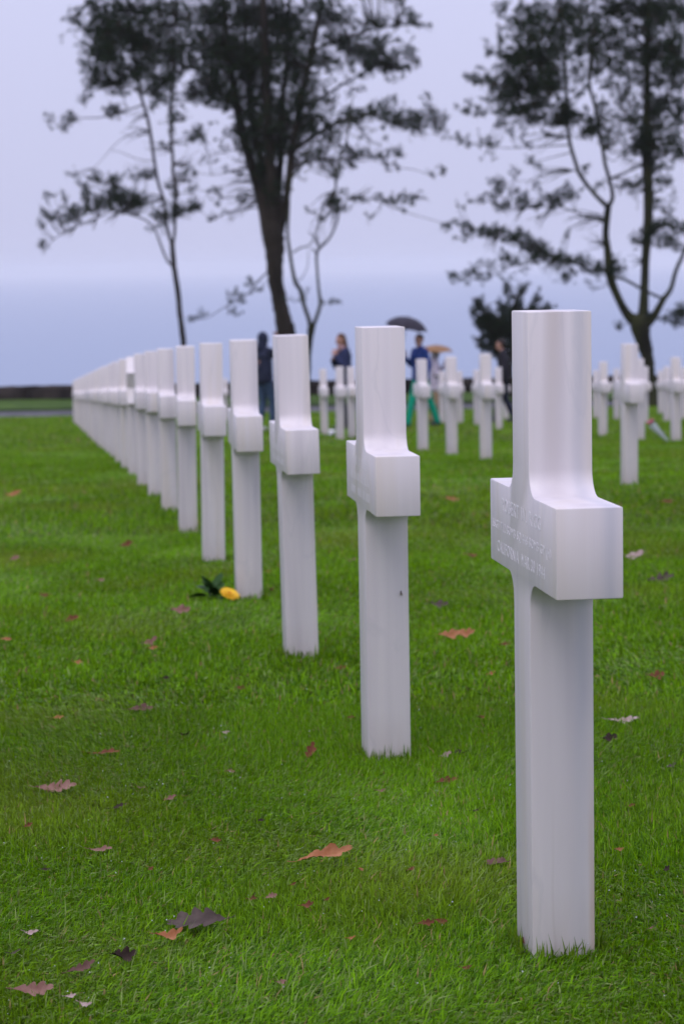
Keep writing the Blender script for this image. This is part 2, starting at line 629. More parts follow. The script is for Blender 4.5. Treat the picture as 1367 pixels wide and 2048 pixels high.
for nm, n, y0, y1, mg, ln, wd, sd_ in (
        ('near', 460000, 2.7, 6.2, 0.3, 0.027, 0.0025, 1),
        ('mid', 270000, 6.2, 12.5, 0.3, 0.031, 0.0054, 2),
        ('far', 230000, 12.5, 30, 0.8, 0.038, 0.012, 3),
        ('farther', 130000, 30, 75, 1.5, 0.045, 0.032, 4)):
    V, T, C = grass_patch(n, y0, y1, mg, ln, wd, sd_)
    o = link('grass', mesh_np('grass', V, T, C), M['blade'])
    tag(o, {'near': 'short wet mown grass of the foreground lawn', 'mid': 'mown grass between the first crosses of the row',
            'far': 'softly blurred mown grass in the middle of the lawn', 'farther': 'distant mown grass reaching the path'}[nm], 'grass', kind='stuff')


# turf continues to either side of the view: square pieces that share one mesh
side = empty('grass', (0, 6, ground(6)))
tag(side, 'mown grass of the lawn beside the foreground turf', 'grass', kind='stuff')
V, T, C = grass_patch(15000, 0, 1, 0, 0.028, 0.0030, 9, square=0.5)
turf_me = mesh_np('turf_piece', V, T, C)
turf_me.materials.append(M['blade'])
for iy in range(20):
    yc = 2.85 + 0.5 * iy
    for sgn in (-1, 1):
        for k in range(3):
            xc = sgn * (0.15 * (yc + 0.1) + 0.3 + 0.14 + 0.5 * k)
            o = link('turf_piece', turf_me, None, side)
            zc = float(ground_np(np.array([yc]))[0] + bump_np(np.array([xc]), np.array([yc]))[0])
            slope = float((ground_np(np.array([yc + .1])) - ground_np(np.array([yc - .1])))[0] / .2)
            o.matrix_local = Matrix.Translation(-Vector(side.location)) @ Matrix.Translation((xc, yc, zc)) @ Matrix.Rotation(math.atan(slope), 4, 'X') @ Matrix.Rotation(random.choice((0, 1, 2, 3)) * math.pi / 2, 4, 'Z')


def tufts_at(centers, n_each, seed, ln=0.046, name='grass', label='taller uncut grass blades around the foot of the crosses'):
    g = np.random.default_rng(seed)
    Vs, Ts, Cs = [], [], []
    for (cx, cy, hw, hd, k, yaw) in centers:
        # ring of blades hugging a rectangular foot
        n = k
        s = g.random(n) * 4
        u = g.random(n) * 2 - 1
        ox = np.where(s < 2, u * hw, np.where(s < 3, hw, -hw)) * 1.0
        oy = np.where(s < 1, -hd, np.where(s < 2, hd, u * hd))
        off = 0.004 + np.abs(g.normal(0, 0.012, n))
        ox2 = ox + np.sign(ox) * np.where(s >= 2, off, 0)
        oy2 = oy + np.sign(oy) * np.where(s < 2, off, 0)
        c_, s_ = math.cos(yaw), math.sin(yaw)
        x = cx + ox2 * c_ - oy2 * s_
        y = cy + ox2 * s_ + oy2 * c_
        z = ground_np(y) - 0.004
        L = ln * (0.5 + 0.8 * g.random(n))
        ang = np.arctan2(y - cy, x - cx) + g.normal(0, 0.9, n)
        tilt = np.abs(g.normal(0.25, 0.25, n))
        wd = 0.0034 * (0.6 + 0.7 * g.random(n))
        dx, dy = np.cos(ang), np.sin(ang)
        S = np.stack([-dy, dx, 0 * dx], 1) * (wd / 2)[:, None]
        B = np.stack([x, y, z], 1)
        D1 = np.stack([dx * np.sin(tilt * .6), dy * np.sin(tilt * .6), np.cos(tilt * .6)], 1)
        D2 = np.stack([dx * np.sin(tilt * 1.8), dy * np.sin(tilt * 1.8), np.cos(tilt * 1.8)], 1)
        Mid = B + D1 * (L * .5)[:, None]; Tip = Mid + D2 * (L * .5)[:, None]
        V = np.stack([B, Mid - S, Mid + S, Tip], 1)
        i = np.arange(n)[:, None] * 4 + sum(len(v) for v in Vs)
        Ts.append(np.concatenate([i + np.array([[0, 2, 1]]), i + np.array([[1, 2, 3]])], 1).reshape(-1, 3))
        r1 = g.random((n, 1))
        c = np.array([0.075, 0.16, 0.01]) * (1 - r1) + np.array([0.18, 0.30, 0.015]) * r1
        Cs.append(np.repeat(c[:, None, :], 4, 1).reshape(-1, 3))
        Vs.append(V.reshape(-1, 3))
    o = link(name, mesh_np(name, np.concatenate(Vs), np.concatenate(Ts), np.concatenate(Cs)), M['blade'])
    tag(o, label, 'grass', kind='stuff')


# raindrops caught in the near turf
ico = bmesh.new(); bmesh.ops.create_icosphere(ico, subdivisions=1, radius=1.0)
iv = np.array([v.co[:] for v in ico.verts]); it_ = np.array([[v.index for v in f.verts] for f in ico.faces]); ico.free()
nd = 650
x, y = blades(nd, 2.9, 7.0, 0.1, 0, 0, 0)
z = ground_np(y) + bump_np(x, y) + 0.012 + 0.018 * rng.random(nd)
rad = 0.0005 + 0.0010 * rng.random(nd) ** 2
V = (iv[None] * rad[:, None, None] + np.stack([x, y, z], 1)[:, None]).reshape(-1, 3)
T = (it_[None] + (np.arange(nd) * len(iv))[:, None, None]).reshape(-1, 3)
M['water'] = mat('rain_water', (0.9, 0.93, 0.95), 0.03, 0.5, Transmission_Weight=0.6)
me = mesh_np('raindrops', V, T); me.shade_smooth()
tag(link('raindrops', me, M['water']), 'tiny glinting raindrops caught on the grass blades', 'raindrops', kind='stuff')

# ------------------------------------------------------------------ crosses
CH, CT, CL, CW, ZB, ZT = 1.05, 0.103, 0.51, 0.123, 0.621, 0.760
FIL = 0.042


def outline_cross():
    w, l = CW / 2, CL / 2
    P = [(-w, -0.25), (w, -0.25)]

    def fillet(cx, cz, a0, a1):
        return [(cx + FIL * math.cos(a), cz + FIL * math.sin(a)) for a in np.linspace(a0, a1, 9)]
    P += fillet(w + FIL, ZB - FIL, math.pi, math.pi / 2)
    P += [(l, ZB), (l, ZT)]
    P += fillet(w + FIL, ZT + FIL, -math.pi / 2, -math.pi)
    P += [(w, CH), (-w, CH)]
    P += fillet(-w - FIL, ZT + FIL, 0, -math.pi / 2)
    P += [(-l, ZT), (-l, ZB)]
    P += fillet(-w - FIL, ZB - FIL, math.pi / 2, 0)
    return P


def outline_star():
    Rr, c, w = 0.27, 0.78, CW / 2
    P = [(-w, -0.25), (w, -0.25)]
    rin = Rr / math.sqrt(3)
    pts = []
    for k in range(12):
        a = math.pi / 2 + k * math.pi / 6
        r = Rr if k % 2 == 0 else rin
        pts.append((r * math.cos(a), c + r * math.sin(a)))
    # walk counter-clockwise from the right of the foot to the left of it
    right = [pts[7], pts[8], pts[9], pts[10], pts[11], pts[0], pts[1], pts[2], pts[3], pts[4], pts[5]]
    P += [(w, right[0][1] - (w - abs(right[0][0])) * 0.0 - 0.03)] if False else []
    zj = c - Rr + (w / (rin * 0.5)) * (Rr - rin * math.sin(math.pi / 3)) if w < rin * 0.5 else c - rin * 0.87
    P += [(w, zj)] + right + [(-w, zj)]
    return P


def slab(P, T, bev=0.0025, seg=2):
    bm = bmesh.new()
    vs = [bm.verts.new((u, -T / 2, z)) for u, z in P]
    f = bm.faces.new(vs)
    r = bmesh.ops.extrude_face_region(bm, geom=[f])
    bmesh.ops.translate(bm, vec=(0, T, 0), verts=[g for g in r['geom'] if isinstance(g, bmesh.types.BMVert)])
    bmesh.ops.recalc_face_normals(bm, faces=bm.faces)
    es = [e for e in bm.edges if e.calc_face_angle(0) > math.radians(28)]
    bmesh.ops.bevel(bm, geom=es, offset=bev, segments=seg, profile=0.5, affect='EDGES')
    return bm


# local +x runs along the arms (away from the camera); local +y is the left, lettered side
bmc = slab(outline_cross(), CT)
cross_me = bm_mesh(bmc, 'cross', 25)
cross_me.materials.append(M['marble'])
star_me = bm_mesh(slab(outline_star(), CT), 'star_headstone', 25)
star_me.materials.append(M['marble'])


def text_mesh(body, width, height):
    cu = bpy.data.curves.new('txt', 'FONT')
    cu.body = body
    cu.size = 1.0
    cu.extrude = 0.0
    cu.resolution_u = 3
    cu.space_character = 1.15
    ob = bpy.data.objects.new('txt', cu)
    COL.objects.link(ob)
    dg = bpy.context.evaluated_depsgraph_get()
    me = bpy.data.meshes.new_from_object(ob.evaluated_get(dg))
    bpy.data.objects.remove(ob)
    co = np.array([v.co[:] for v in me.vertices])
    lo, hi = co.min(0), co.max(0)
    co[:, 0] = ((co[:, 0] - lo[0]) / (hi[0] - lo[0]) - 0.5) * width
    co[:, 1] = ((co[:, 1] - lo[1]) / (hi[1] - lo[1]) - 0.5) * height
    me.vertices.foreach_set('co', co.ravel())
    me.update()
    return me


def inscription(parent, lines):
    # lines: (text, centre fraction from far end, width fraction, centre z, cap height)
    for (txt, cf, wf, zc, hh) in lines:
        me = text_mesh(txt, wf * CL, hh)
        # slight relief so the carved, filled letters catch light
        bm = bmesh.new(); bm.from_mesh(me)
        r = bmesh.ops.extrude_face_region(bm, geom=bm.faces[:])
        bmesh.ops.translate(bm, vec=(0, 0, 0.0003), verts=[g for g in r['geom'] if isinstance(g, bmesh.types.BMVert)])
        me2 = bm_mesh(bm, 'inscription_line')
        bpy.data.meshes.remove(me)
        o = tag(link('inscription_line', me2, M['letter'], parent), kind='stuff')
        # text x runs from the far end (+x local) to the near end (-x local); it faces local +y
        o.matrix_local = Matrix(((-1, 0, 0, (0.5 - cf) * CL), (0, 0, 1, CT / 2 + 0.0002), (0, 1, 0, zc), (0, 0, 0, 1)))


# the first cross has its own veins: a tan streak and a blue-grey band down its narrow face, rust by the foot
ms1 = M['marble'].copy(); ms1.name = 'marble_streaked'
t = ms1.node_tree; b = t.nodes['Principled BSDF']
src = b.inputs['Base Color'].links[0].from_socket
tco = t.nodes.new('ShaderNodeTexCoord'); spx = t.nodes.new('ShaderNodeSeparateXYZ')
wob = t.nodes.new('ShaderNodeTexNoise'); wob.inputs['Scale'].default_value = 9.0; wob.inputs['Detail'].default_value = 4
mpo = t.nodes.new('ShaderNodeMapping'); mpo.inputs['Scale'].default_value = (1, 1, 0.35)
t.links.new(tco.outputs['Object'], mpo.inputs[0]); t.links.new(mpo.outputs[0], wob.inputs['Vector'])
t.links.new(tco.outputs['Object'], spx.inputs[0])
wa = t.nodes.new('ShaderNodeMath'); wa.operation = 'MULTIPLY_ADD'; wa.inputs[1].default_value = 0.03
t.links.new(wob.outputs['Fac'], wa.inputs[0]); t.links.new(spx.outputs['Y'], wa.inputs[2])


def band(src_, centre, half, colour, amount, zlo, zhi):
    a = t.nodes.new('ShaderNodeMath'); a.operation = 'SUBTRACT'; a.inputs[1].default_value = centre + 0.015
    t.links.new(wa.outputs[0], a.inputs[0])
    a2 = t.nodes.new('ShaderNodeMath'); a2.operation = 'ABSOLUTE'; t.links.new(a.outputs[0], a2.inputs[0])
    r_ = t.nodes.new('ShaderNodeMapRange'); r_.interpolation_type = 'SMOOTHSTEP'
    r_.inputs['From Min'].default_value = 0; r_.inputs['From Max'].default_value = half
    r_.inputs['To Min'].default_value = amount; r_.inputs['To Max'].default_value = 0
    t.links.new(a2.outputs[0], r_.inputs['Value'])
    z_ = t.nodes.new('ShaderNodeMapRange'); z_.interpolation_type = 'SMOOTHSTEP'
    z_.inputs['From Min'].default_value = zlo; z_.inputs['From Max'].default_value = zhi
    t.links.new(spx.outputs['Z'], z_.inputs['Value'])
    mu_ = t.nodes.new('ShaderNodeMath'); mu_.operation = 'MULTIPLY'
    t.links.new(r_.outputs[0], mu_.inputs[0]); t.links.new(z_.outputs[0], mu_.inputs[1])
    mu2 = t.nodes.new('ShaderNodeMath'); mu2.operation = 'MULTIPLY'
    sc_ = t.nodes.new('ShaderNodeMath'); sc_.operation = 'ADD'; sc_.inputs[1].default_value = 0.4
    t.links.new(wob.outputs['Fac'], sc_.inputs[0])
    t.links.new(mu_.outputs[0], mu2.inputs[0]); t.links.new(sc_.outputs[0], mu2.inputs[1])
    mx_ = t.nodes.new('ShaderNodeMix'); mx_.data_type = 'RGBA'
    mx_.inputs['B'].default_value = (*colour, 1)
    t.links.new(mu2.outputs[0], mx_.inputs['Factor']); t.links.new(src_, mx_.inputs['A'])
    return mx_.outputs['Result']


src = band(src, 0.010, 0.022, (0.47, 0.40, 0.36), 0.55, 0.60, 1.05)
src = band(src, 0.014, 0.004, (0.42, 0.36, 0.31), 0.28, 0.36, 0.0)
src = band(src, -0.030, 0.020, (0.44, 0.445, 0.51), 0.5, -0.6, 0.9)
src = band(src, -0.051, 0.010, (0.50, 0.30, 0.17), 0.5, 0.42, 0.05)
t.links.new(src, b.inputs['Base Color'])
cross1_me = cross_me.copy(); cross1_me.materials.clear(); cross1_me.materials.append(ms1)

ORD = ['', 'first', 'second', 'third', 'fourth', 'fifth', 'sixth', 'seventh', 'eighth', 'ninth', 'tenth', 'eleventh', 'twelfth',
       'thirteenth', 'fourteenth', 'fifteenth', 'sixteenth', 'seventeenth', 'eighteenth', 'nineteenth', 'twentieth',
       'twenty-first', 'twenty-second', 'twenty-third', 'twenty-fourth', 'twenty-fifth', 'twenty-sixth', 'twenty-seventh',
       'twenty-eighth', 'twenty-ninth', 'thirtieth']
ROW_YAW = math.radians(90 + 7.3)     # local +x -> away along the row
feet = []


def place_cross(X, Y, label, group=None, me=None, name='marble_cross', cat='cross', jit=True, yaw=0.0, lean=(0, 0)):
    o = link(name, me or cross_me)
    o.location = (X, Y, ground(Y))
    j = (random.gauss(0, 0.006), random.gauss(0, 0.006), random.gauss(0, 0.02)) if jit else (0, 0, 0)
    o.rotation_euler = (lean[0] + j[0], lean[1] + j[1], ROW_YAW + yaw + j[2])
    tag(o, label, cat, group)
    feet.append((X, Y))
    return o


ROWP = [(0.338, 3.641), (0.097, 5.447), (-0.142, 7.344), (-0.384, 9.153), (-0.621, 10.859), (-0.875, 12.845)]
y = 12.845
while len(ROWP) < 31:
    y += 1.82 + random.uniform(-0.03, 0.03)
    xx = 0.338 - 0.1318 * (y - 3.641) + (0.07 * (max(0, y - 20) / 36) ** 1.5)
    ROWP.append((xx, y))
for i, (X, Y) in enumerate(ROWP):
    grp = 'headstones of the long receding row'
    if i == 0:
        o = place_cross(X, Y, 'large streaked white marble cross with legible three line inscription on its arm', grp, cross1_me, jit=False)
        inscription(o, [('ROBERT W. RIGG', 0.495, 0.59, 0.7255, 0.0225),
                        ('SSGT 712 BOMB SQ 448 BOMB GP (H)', 0.487, 0.89, 0.6845, 0.0195),
                        ('CALIFORNIA  MAR 30 1944', 0.483, 0.725, 0.6515, 0.0195)])
    elif i == 1:
        o = place_cross(X, Y, 'white marble cross with a fly on its shaft, next to the streaked cross', grp, jit=False)
        inscription(o, [('IIII I IIIII', 0.49, 0.56, 0.7255, 0.0215),
                        ('II III III III II III', 0.487, 0.62, 0.6865, 0.019),
                        ('IIIII  IIII II IIII', 0.483, 0.62, 0.6515, 0.019)])
    elif i == 9:
        place_cross(X, Y, 'white marble Star of David headstone standing among crosses of the long row', grp, star_me, 'star_headstone', 'headstone')
    else:
        o = place_cross(X, Y, ('white marble cross, %s headstone of the long row after the streaked cross' % ORD[i]), grp)
        if i == 2:
            inscription(o, [('III  I  IIII', 0.49, 0.5, 0.7255, 0.0205), ('II III I III', 0.487, 0.6, 0.6865, 0.019),
                            ('IIII  IIII I IIII', 0.483, 0.6, 0.6515, 0.019)])

# crosses of the neighbouring rows: pixel x of the foot, apparent height in pixels
FIELD = [
    (1257, 281, 'white marble cross standing straight in front of the mossy forked pine trunk'),
    (1278, 163, 'white cross half hidden behind the cross in front of the forked pine'),
    (1288, 112, 'farther white cross peeping out beside the foot of the forked pine'),
    (1204, 148, 'white cross just beside the shaft of the streaked inscribed cross, toward the forked pine'),
    (1190, 95, 'small white cross mostly hidden by the shaft of the streaked inscribed cross'),
    (1232, 102, 'small white cross behind the arm of the cross in front of the forked pine'),
    (1350, 168, 'white cross with the pink flower bouquet leaning at its foot'),
    (1332, 110, 'white cross directly behind the cross with the pink bouquet'),
    (1320, 86, 'small far white cross showing between the forked pine and the pink bouquet'),
    (1366, 104, 'far white cross overlapped by the cross with the pink bouquet'),
    (845, 184, 'white cross in front of the walker in green trousers'),
    (903, 197, 'white cross beside the walker in green trousers, under the tan umbrella'),
    (971, 212, 'white cross between the tan umbrella and the walker in black'),
    (884, 104, 'small white cross behind the cross under the tan umbrella, near the green trousers'),
    (920, 104, 'small white cross behind the cross under the tan umbrella, away from the green trousers'),
    (953, 110, 'small white cross hidden behind the cross next to the walker in black'),
    (997, 124, 'white cross right in front of the walker in black'),
    (1011, 95, 'small white cross at the feet of the walker in black'),
    (649, 132, 'white cross beside the white flowers, near the long row'),
    (680, 145, 'white cross in front of the long haired woman'),
    (704, 142, 'white cross mostly hidden behind the cross with the fly'),
    (452, 84, 'tiny far white cross seen in a gap of the long row'),
    (523, 84, 'tiny far white cross at the heels of the hooded person'),
]
FPOS = []
for (px, hp, lab) in FIELD:
    Y = F * CH / hp
    p = at(px, 800, Y)
    p2 = at(px, 800 + 0, Y)
    # x taken at the height of the foot
    for _ in range(3):
        py = HT / 2
        d = Vector((p2.x, Y, ground(Y))) - CAM
        sx = W / 2 + F * d.dot(_r) / d.dot(_f)
        p2.x += (px - sx) / F * Y
    FPOS.append((p2.x, Y))
    place_cross(p2.x, Y, lab, 'crosses of the neighbouring rows')

tufts_at([(X, Y, CW / 2, CT / 2, int(260 / max(1, (Y / 4) ** 1.3)), ROW_YAW) for X, Y in ROWP[:8]], 0, 11)

# fly on the second cross
fp = Matrix.Translation((ROWP[1][0], ROWP[1][1], ground(ROWP[1][1]))) @ Matrix.Rotation(ROW_YAW, 4, 'Z')
fly = empty('fly', fp @ Vector((-CW / 2 - 0.002, -0.033, 0.415)))
fly.rotation_euler = (0, 0, ROW_YAW)
tag(fly, 'small dark fly sitting on the shaft of a white cross', 'fly')
bm = bmesh.new()
bmesh.ops.create_uvsphere(bm, u_segments=10, v_segments=6, radius=0.0022, matrix=Matrix.Diagonal((0.7, 0.9, 1.6, 1)))
bmesh.ops.create_uvsphere(bm, u_segments=8, v_segments=6, radius=0.0016, matrix=Matrix.Translation((-0.0003, 0.0005, 0.0045)))
M['fly'] = mat('fly_body', (0.05, 0.03, 0.02), 0.4)
link('body', bm_mesh(bm, 'body', 60), M['fly'], fly)
for s in (-1, 1):
    wv = [(-0.001, 0, 0.002), (-0.0015, s * 0.0025, -0.001), (-0.0015, s * 0.0035, -0.005), (-0.0014, s * 0.001, -0.0055)]
    link('wing', mesh_from('wing', wv, [(0, 1, 2, 3)]), mat('fly_wing', (0.25, 0.2, 0.16), 0.3), fly)


# ------------------------------------------------------------------ pines
def px_m(Y):
    return Y / F


LIMB_END = {}


class Pine:
    def __init__(self, name, label, Y0, group, bark):
        self.Y0 = Y0
        self.limbs = []
        self.tufts = []
        self.twV, self.twF = [], []
        self.bark = bark
        self.samples = []
        self.name, self.label, self.group = name, label, group

    def limb(self, pts, r0, r1, dy=0.0, y_off=0.0, sides=8, main=False, follow=False):
        """pts in photograph pixels; radii in pixels; dy = metres of drift in depth from root to tip"""
        P = spline(pts, 5)
        n = len(P)
        tt = np.linspace(0, 1, n)
        wp = np.array([at(p[0], p[1], self.Y0 + y_off + dy * (t_ ** 1.2)) for p, t_ in zip(P, tt)])
        if P.shape[1] > 2:
            rr = P[:, 2] * px_m(self.Y0)
        else:
            rr = (r0 + (r1 - r0) * tt ** 0.8) * px_m(self.Y0)
        V, Fc_ = [], []
        tube(V, Fc_, wp, rr, sides, 0.18 if r0 > 3 else 0.05)
        self.limbs.append((V, Fc_, main))
        for p, w in zip(P, wp):
            self.samples.append((p[0], p[1], w))

    def pad(self, cx, cy, rx, ry, den=1.0):
        s = px_m(self.Y0)
        S = self.samples
        # root: nearest limb sample, favouring those below or level
        best = min(S, key=lambda q: (q[0] - cx) ** 2 + ((q[1] - cy) * (1.0 if q[1] > cy - 5 else 1.5)) ** 2)
        yc = best[2].y if hasattr(best[2], 'y') else best[2][1]
        depth = random.uniform(-0.4, 0.4) * (rx * s) * 1.5
        n = max(9, int(den * math.pi * rx * ry / 7.2))
        c = np.array(at(cx, cy, yc + depth))
        # tufts gather on short shoots inside the pad, a few stray past its edge
        ns = max(4, n // 4)
        g = rng.normal(0, 1, (ns, 3)); g /= np.linalg.norm(g, axis=1)[:, None]
        g *= rng.random((ns, 1)) ** 0.5 * 1.12
        stray = rng.random((ns, 1)) < 0.14
        g = np.where(stray, g * 1.3, g)
        shoots = c + g * np.array([rx * s, max(rx, ry) * s * 0.9, ry * s])
        dirs = rng.normal(0, 0.6, (ns, 3)) + np.array([np.sign(cx - best[0]) * 0.5, 0, 0.55])
        dirs /= np.linalg.norm(dirs, axis=1)[:, None]
        idx = rng.integers(0, ns, n)
        P = shoots[idx] + dirs[idx] * (rng.random((n, 1)) - 0.3) * 0.40 + rng.normal(0, 0.03, (n, 3))
        for p in P:
            self.tufts.append(p)
        root = np.array(best[2])
        k = max(3, n // 14)
        for p in P[:k]:
            mid = (root + p) / 2 + np.array([0, 0, -0.08 * np.linalg.norm(root - p)]) + rng.normal(0, 0.06, 3)
            pts = spline([root, mid, p], 3)
            L = np.linalg.norm(root - p)
            r = min(0.035, 0.008 + 0.008 * L)
            tube(self.twV, self.twF, pts, np.linspace(r, 0.006, len(pts)), 3, 0, cap=False)

    def spray(self, px, py, n, ang0, ang1, length, y_off=0.0):
        """bare fine twigs fanning from a point; pixel lengths"""
        best = min(self.samples, key=lambda q: (q[0] - px) ** 2 + (q[1] - py) ** 2)
        Yr = best[2][1]
        for _ in range(n):
            a = math.radians(random.uniform(ang0, ang1)); L = length * random.uniform(0.5, 1)
            q = [(best[0], best[1]), (best[0] + L * .5 * math.cos(a) + random.gauss(0, 3), best[1] - L * .5 * math.sin(a) + random.gauss(0, 3)),
                 (best[0] + L * math.cos(a + .15), best[1] - L * math.sin(a + .15))]
            dd = random.uniform(-1, 1) * L * px_m(Yr)
            pts = spline([np.array(at(x_, y_, Yr + dd * k_ / 2)) for k_, (x_, y_) in enumerate(q)], 4)
            tube(self.twV, self.twF, pts, np.linspace(0.022, 0.006, len(pts)), 3, 0, cap=False)

    def build(self, tuft_len=0.135, blades_per=10, up=0.35, extra=None):
        base = min(self.limbs[0][0], key=lambda v: v[2])
        root = empty(self.name, (float(base[0]), self.Y0, ground(self.Y0)))
        tag(root, self.label, 'tree', self.group)
        inv = -np.array(root.location)
        TV, TF = [], []
        first = True
        for (V, Fc_, main) in self.limbs:
            Vl = [np.asarray(v) + inv for v in V]
            o = link('trunk' if main else 'branch', mesh_from('limb', Vl, Fc_, True), self.bark, root)
        P = np.array(self.tufts)
        n = len(P)
        mI = blades_per
        d = rng.normal(0, 1, (n, mI, 3)); d[:, :, 2] += up * 1.6
        d /= np.linalg.norm(d, axis=2)[:, :, None]
        L = tuft_len * (0.55 + 0.6 * rng.random((n, mI, 1))) * (0.75 + 0.5 * rng.random((n, 1, 1)))
        side = np.cross(d, rng.normal(0, 1, (n, mI, 3)))
        side /= np.linalg.norm(side, axis=2)[:, :, None]
        wd = 0.015 + 0.013 * rng.random((n, mI, 1))
        C0 = P[:, None, :] + d * 0.02
        V = np.stack([C0 - side * wd * .5, C0 + side * wd * .5, P[:, None, :] + d * L], 2)
        T = np.arange(n * mI * 3).reshape(-1, 3)
        shade = 0.6 + 0.8 * rng.random((n, 1, 1, 1))
        c = np.array([0.0110, 0.0240, 0.0085]) * shade
        brown = rng.random((n, 1, 1, 1)) < 0.03
        c = np.where(brown, np.array([0.05, 0.022, 0.014]), c)
        C = np.broadcast_to(c, V.shape).reshape(-1, 3)
        cw = link('crown', mesh_np('crown', V.reshape(-1, 3) + inv, T, C), M['needles'], root)
        if self.twV:
            tag(link('twigs', mesh_from('twigs', [v + inv for v in self.twV], self.twF), self.bark, cw), kind='stuff')
        return root


GRP = 'pines along the cliff edge path'
foot = lambda px, Y: (lambda d: W / 2)(0)


def foot_py(px, Y):
    """pixel row where the ground at depth Y shows under column px"""
    lo, hi = 500.0, 2000.0
    for _ in range(40):
        mid = (lo + hi) / 2
        if at(px, mid, Y).z > ground(Y):
            lo = mid
        else:
            hi = mid
    return lo + 4


# --- slender twin-stemmed pine
T1 = Pine('pine_tree', 'slender pine with twin stems and one long low arching branch', 80.4, GRP, M['bark'])
fy = foot_py(374, 80.4)
T1.limb([(374, fy, 8), (370, 730, 6.5), (366, 678, 5.6), (360, 628, 5.4), (355, 579, 5.2), (349, 541, 5.2), (346, 512, 5.2), (344, 486, 5)], 6, 5, main=True)
T1.limb([(345, 490, 3.4), (337, 469, 3.2), (332, 442, 3.2), (327, 400, 3.2), (317, 367, 3), (309, 323, 3), (300, 261, 3.3), (292, 224, 3.2), (282, 190, 3),
         (270, 120, 2.5), (258, 40, 2), (250, -80, 1.5), (246, -160, 1)], 3, 1, dy=1.2)
T1.limb([(345, 490, 3.2), (349, 469, 2.8), (350, 434, 3.2), (351, 392, 3.4), (346, 342, 3.4), (346, 323, 3.2), (342, 261, 3), (343, 211, 2.8), (346, 120, 2.4),
         (351, 30, 2), (352, -80, 1.5), (350, -160, 1)], 3, 1, dy=-1.0)
T1.limb([(347, 528), (338, 526), (327, 504), (316, 474), (309, 457), (294, 442), (271, 432), (249, 426), (224, 422), (199, 434), (172, 444), (122, 469), (92, 492)], 2.6, 0.8, dy=-2.0)
T1.limb([(290, 208), (262, 218), (240, 225), (200, 235), (150, 237), (125, 250), (98, 240)], 1.8, 0.6, dy=0.8)
T1.limb([(300, 270), (262, 268), (232, 288), (205, 318), (190, 335)], 1.0, 0.4, dy=1.0)
T1.limb([(309, 322), (275, 318), (240, 304), (222, 302)], 1.0, 0.4, dy=-1.0)
T1.limb([(300, 262), (270, 275), (240, 262)], 0.9, 0.4, dy=1.0)
T1.limb([(224, 422), (215, 395), (222, 360)], 1.2, 0.6, dy=-.5, y_off=-1.2)
T1.limb([(270, 120), (220, 110), (180, 125)], 1.6, 0.6, dy=-1.2)
T1.limb([(262, 60), (215, 55), (158, 45)], 1.6, 0.6, dy=1.2)
T1.limb([(284, 185), (230, 165), (185, 165), (165, 198)], 1.6, 0.6, dy=1.0)
T1.limb([(345, 150), (375, 135), (395, 120)], 1.6, 0.6, dy=-1.0)
T1.limb([(343, 215), (370, 205), (395, 185)], 1.4, 0.6, dy=1.0)
T1.limb([(350, 425), (372, 418), (398, 412)], 1.2, 0.5, dy=.6)
for p in ((250, 402, 42, 22, 1.1), (270, 412, 26, 14), (225, 366, 11, 20), (228, 392, 20, 16), (192, 414, 28, 15, 1.1), (150, 430, 26, 12, 1.1), (122, 440, 20, 9), (95, 432, 10, 8), (86, 450, 8, 5),
          (86, 490, 9, 10, .8), (99, 397, 7, 7), (128, 397, 10, 5), (175, 390, 11, 13), (192, 358, 17, 12, .8), (150, 350, 10, 6, .8), (280, 355, 24, 9, .6), (299, 353, 16, 7, .6),
          (326, 436, 20, 13), (352, 424, 26, 15), (377, 420, 13, 11, .8), (397, 413, 9, 8, .8), (310, 455, 8, 8, .6), (372, 345, 18, 18, .4), (390, 382, 18, 7, .5), (342, 372, 10, 14, .5),
          (352, 392, 9, 14, .7), (300, 405, 10, 8, .3), (160, 372, 12, 7, .3),
          # upper crown
          (155, 40, 15, 15), (185, 18, 30, 18), (200, 70, 30, 24), (166, 87, 7, 5), (178, 130, 13, 12), (215, 118, 38, 28, 1.1), (190, 160, 20, 16), (176, 178, 7, 5), (166, 200, 9, 7),
          (180, 192, 6, 6, .7), (215, 165, 36, 16), (250, 60, 40, 32), (295, 92, 46, 22, 1.1), (255, 150, 40, 18), (312, 158, 46, 16), (245, 15, 45, 18), (315, 48, 40, 14, .8), (345, 18, 45, 16), (362, 85, 36, 26),
          (300, 185, 18, 10, .6), (330, 200, 34, 14, .8), (237, 220, 20, 9), (221, 231, 12, 8), (138, 240, 16, 6), (100, 240, 5, 9), (128, 256, 9, 6), (146, 232, 6, 8), (372, 130, 36, 22), (388, 190, 26, 20),
          (352, 236, 26, 12, .6), (328, 290, 8, 5), (386, 278, 20, 10), (215, 40, 26, 16), (285, 128, 30, 14), (250, -30, 60, 26), (330, -40, 60, 28), (190, -25, 30, 16), (290, -100, 70, 30), (345, 270, 8, 10, .5),
          (270, 80, 100, 70, .42), (300, 170, 60, 26, .35), (215, 90, 40, 50, .4), (340, 110, 50, 60, .35), (300, 20, 70, 20, .4), (200, 142, 16, 10), (240, 185, 22, 8, .7), (205, 100, 20, 12), (360, 45, 20, 12)):
    T1.pad(*p)
T1.spray(300, 262, 6, 150, 200, 60)
T1.spray(312, 340, 6, 150, 190, 70)
T1.spray(349, 330, 8, -10, 40, 70)
T1.spray(240, 425, 5, 190, 240, 45)
for (a,b_,n_,p,q_,l_) in ((330,400,8,150,200,60),(346,300,8,150,200,60),(346,360,10,-20,30,60),(190,430,6,200,250,40),(150,450,6,200,250,35),(343,240,6,-20,30,50),(293,230,6,170,210,50)):
    T1.spray(a,b_,n_,p,q_,l_)
T1.build()

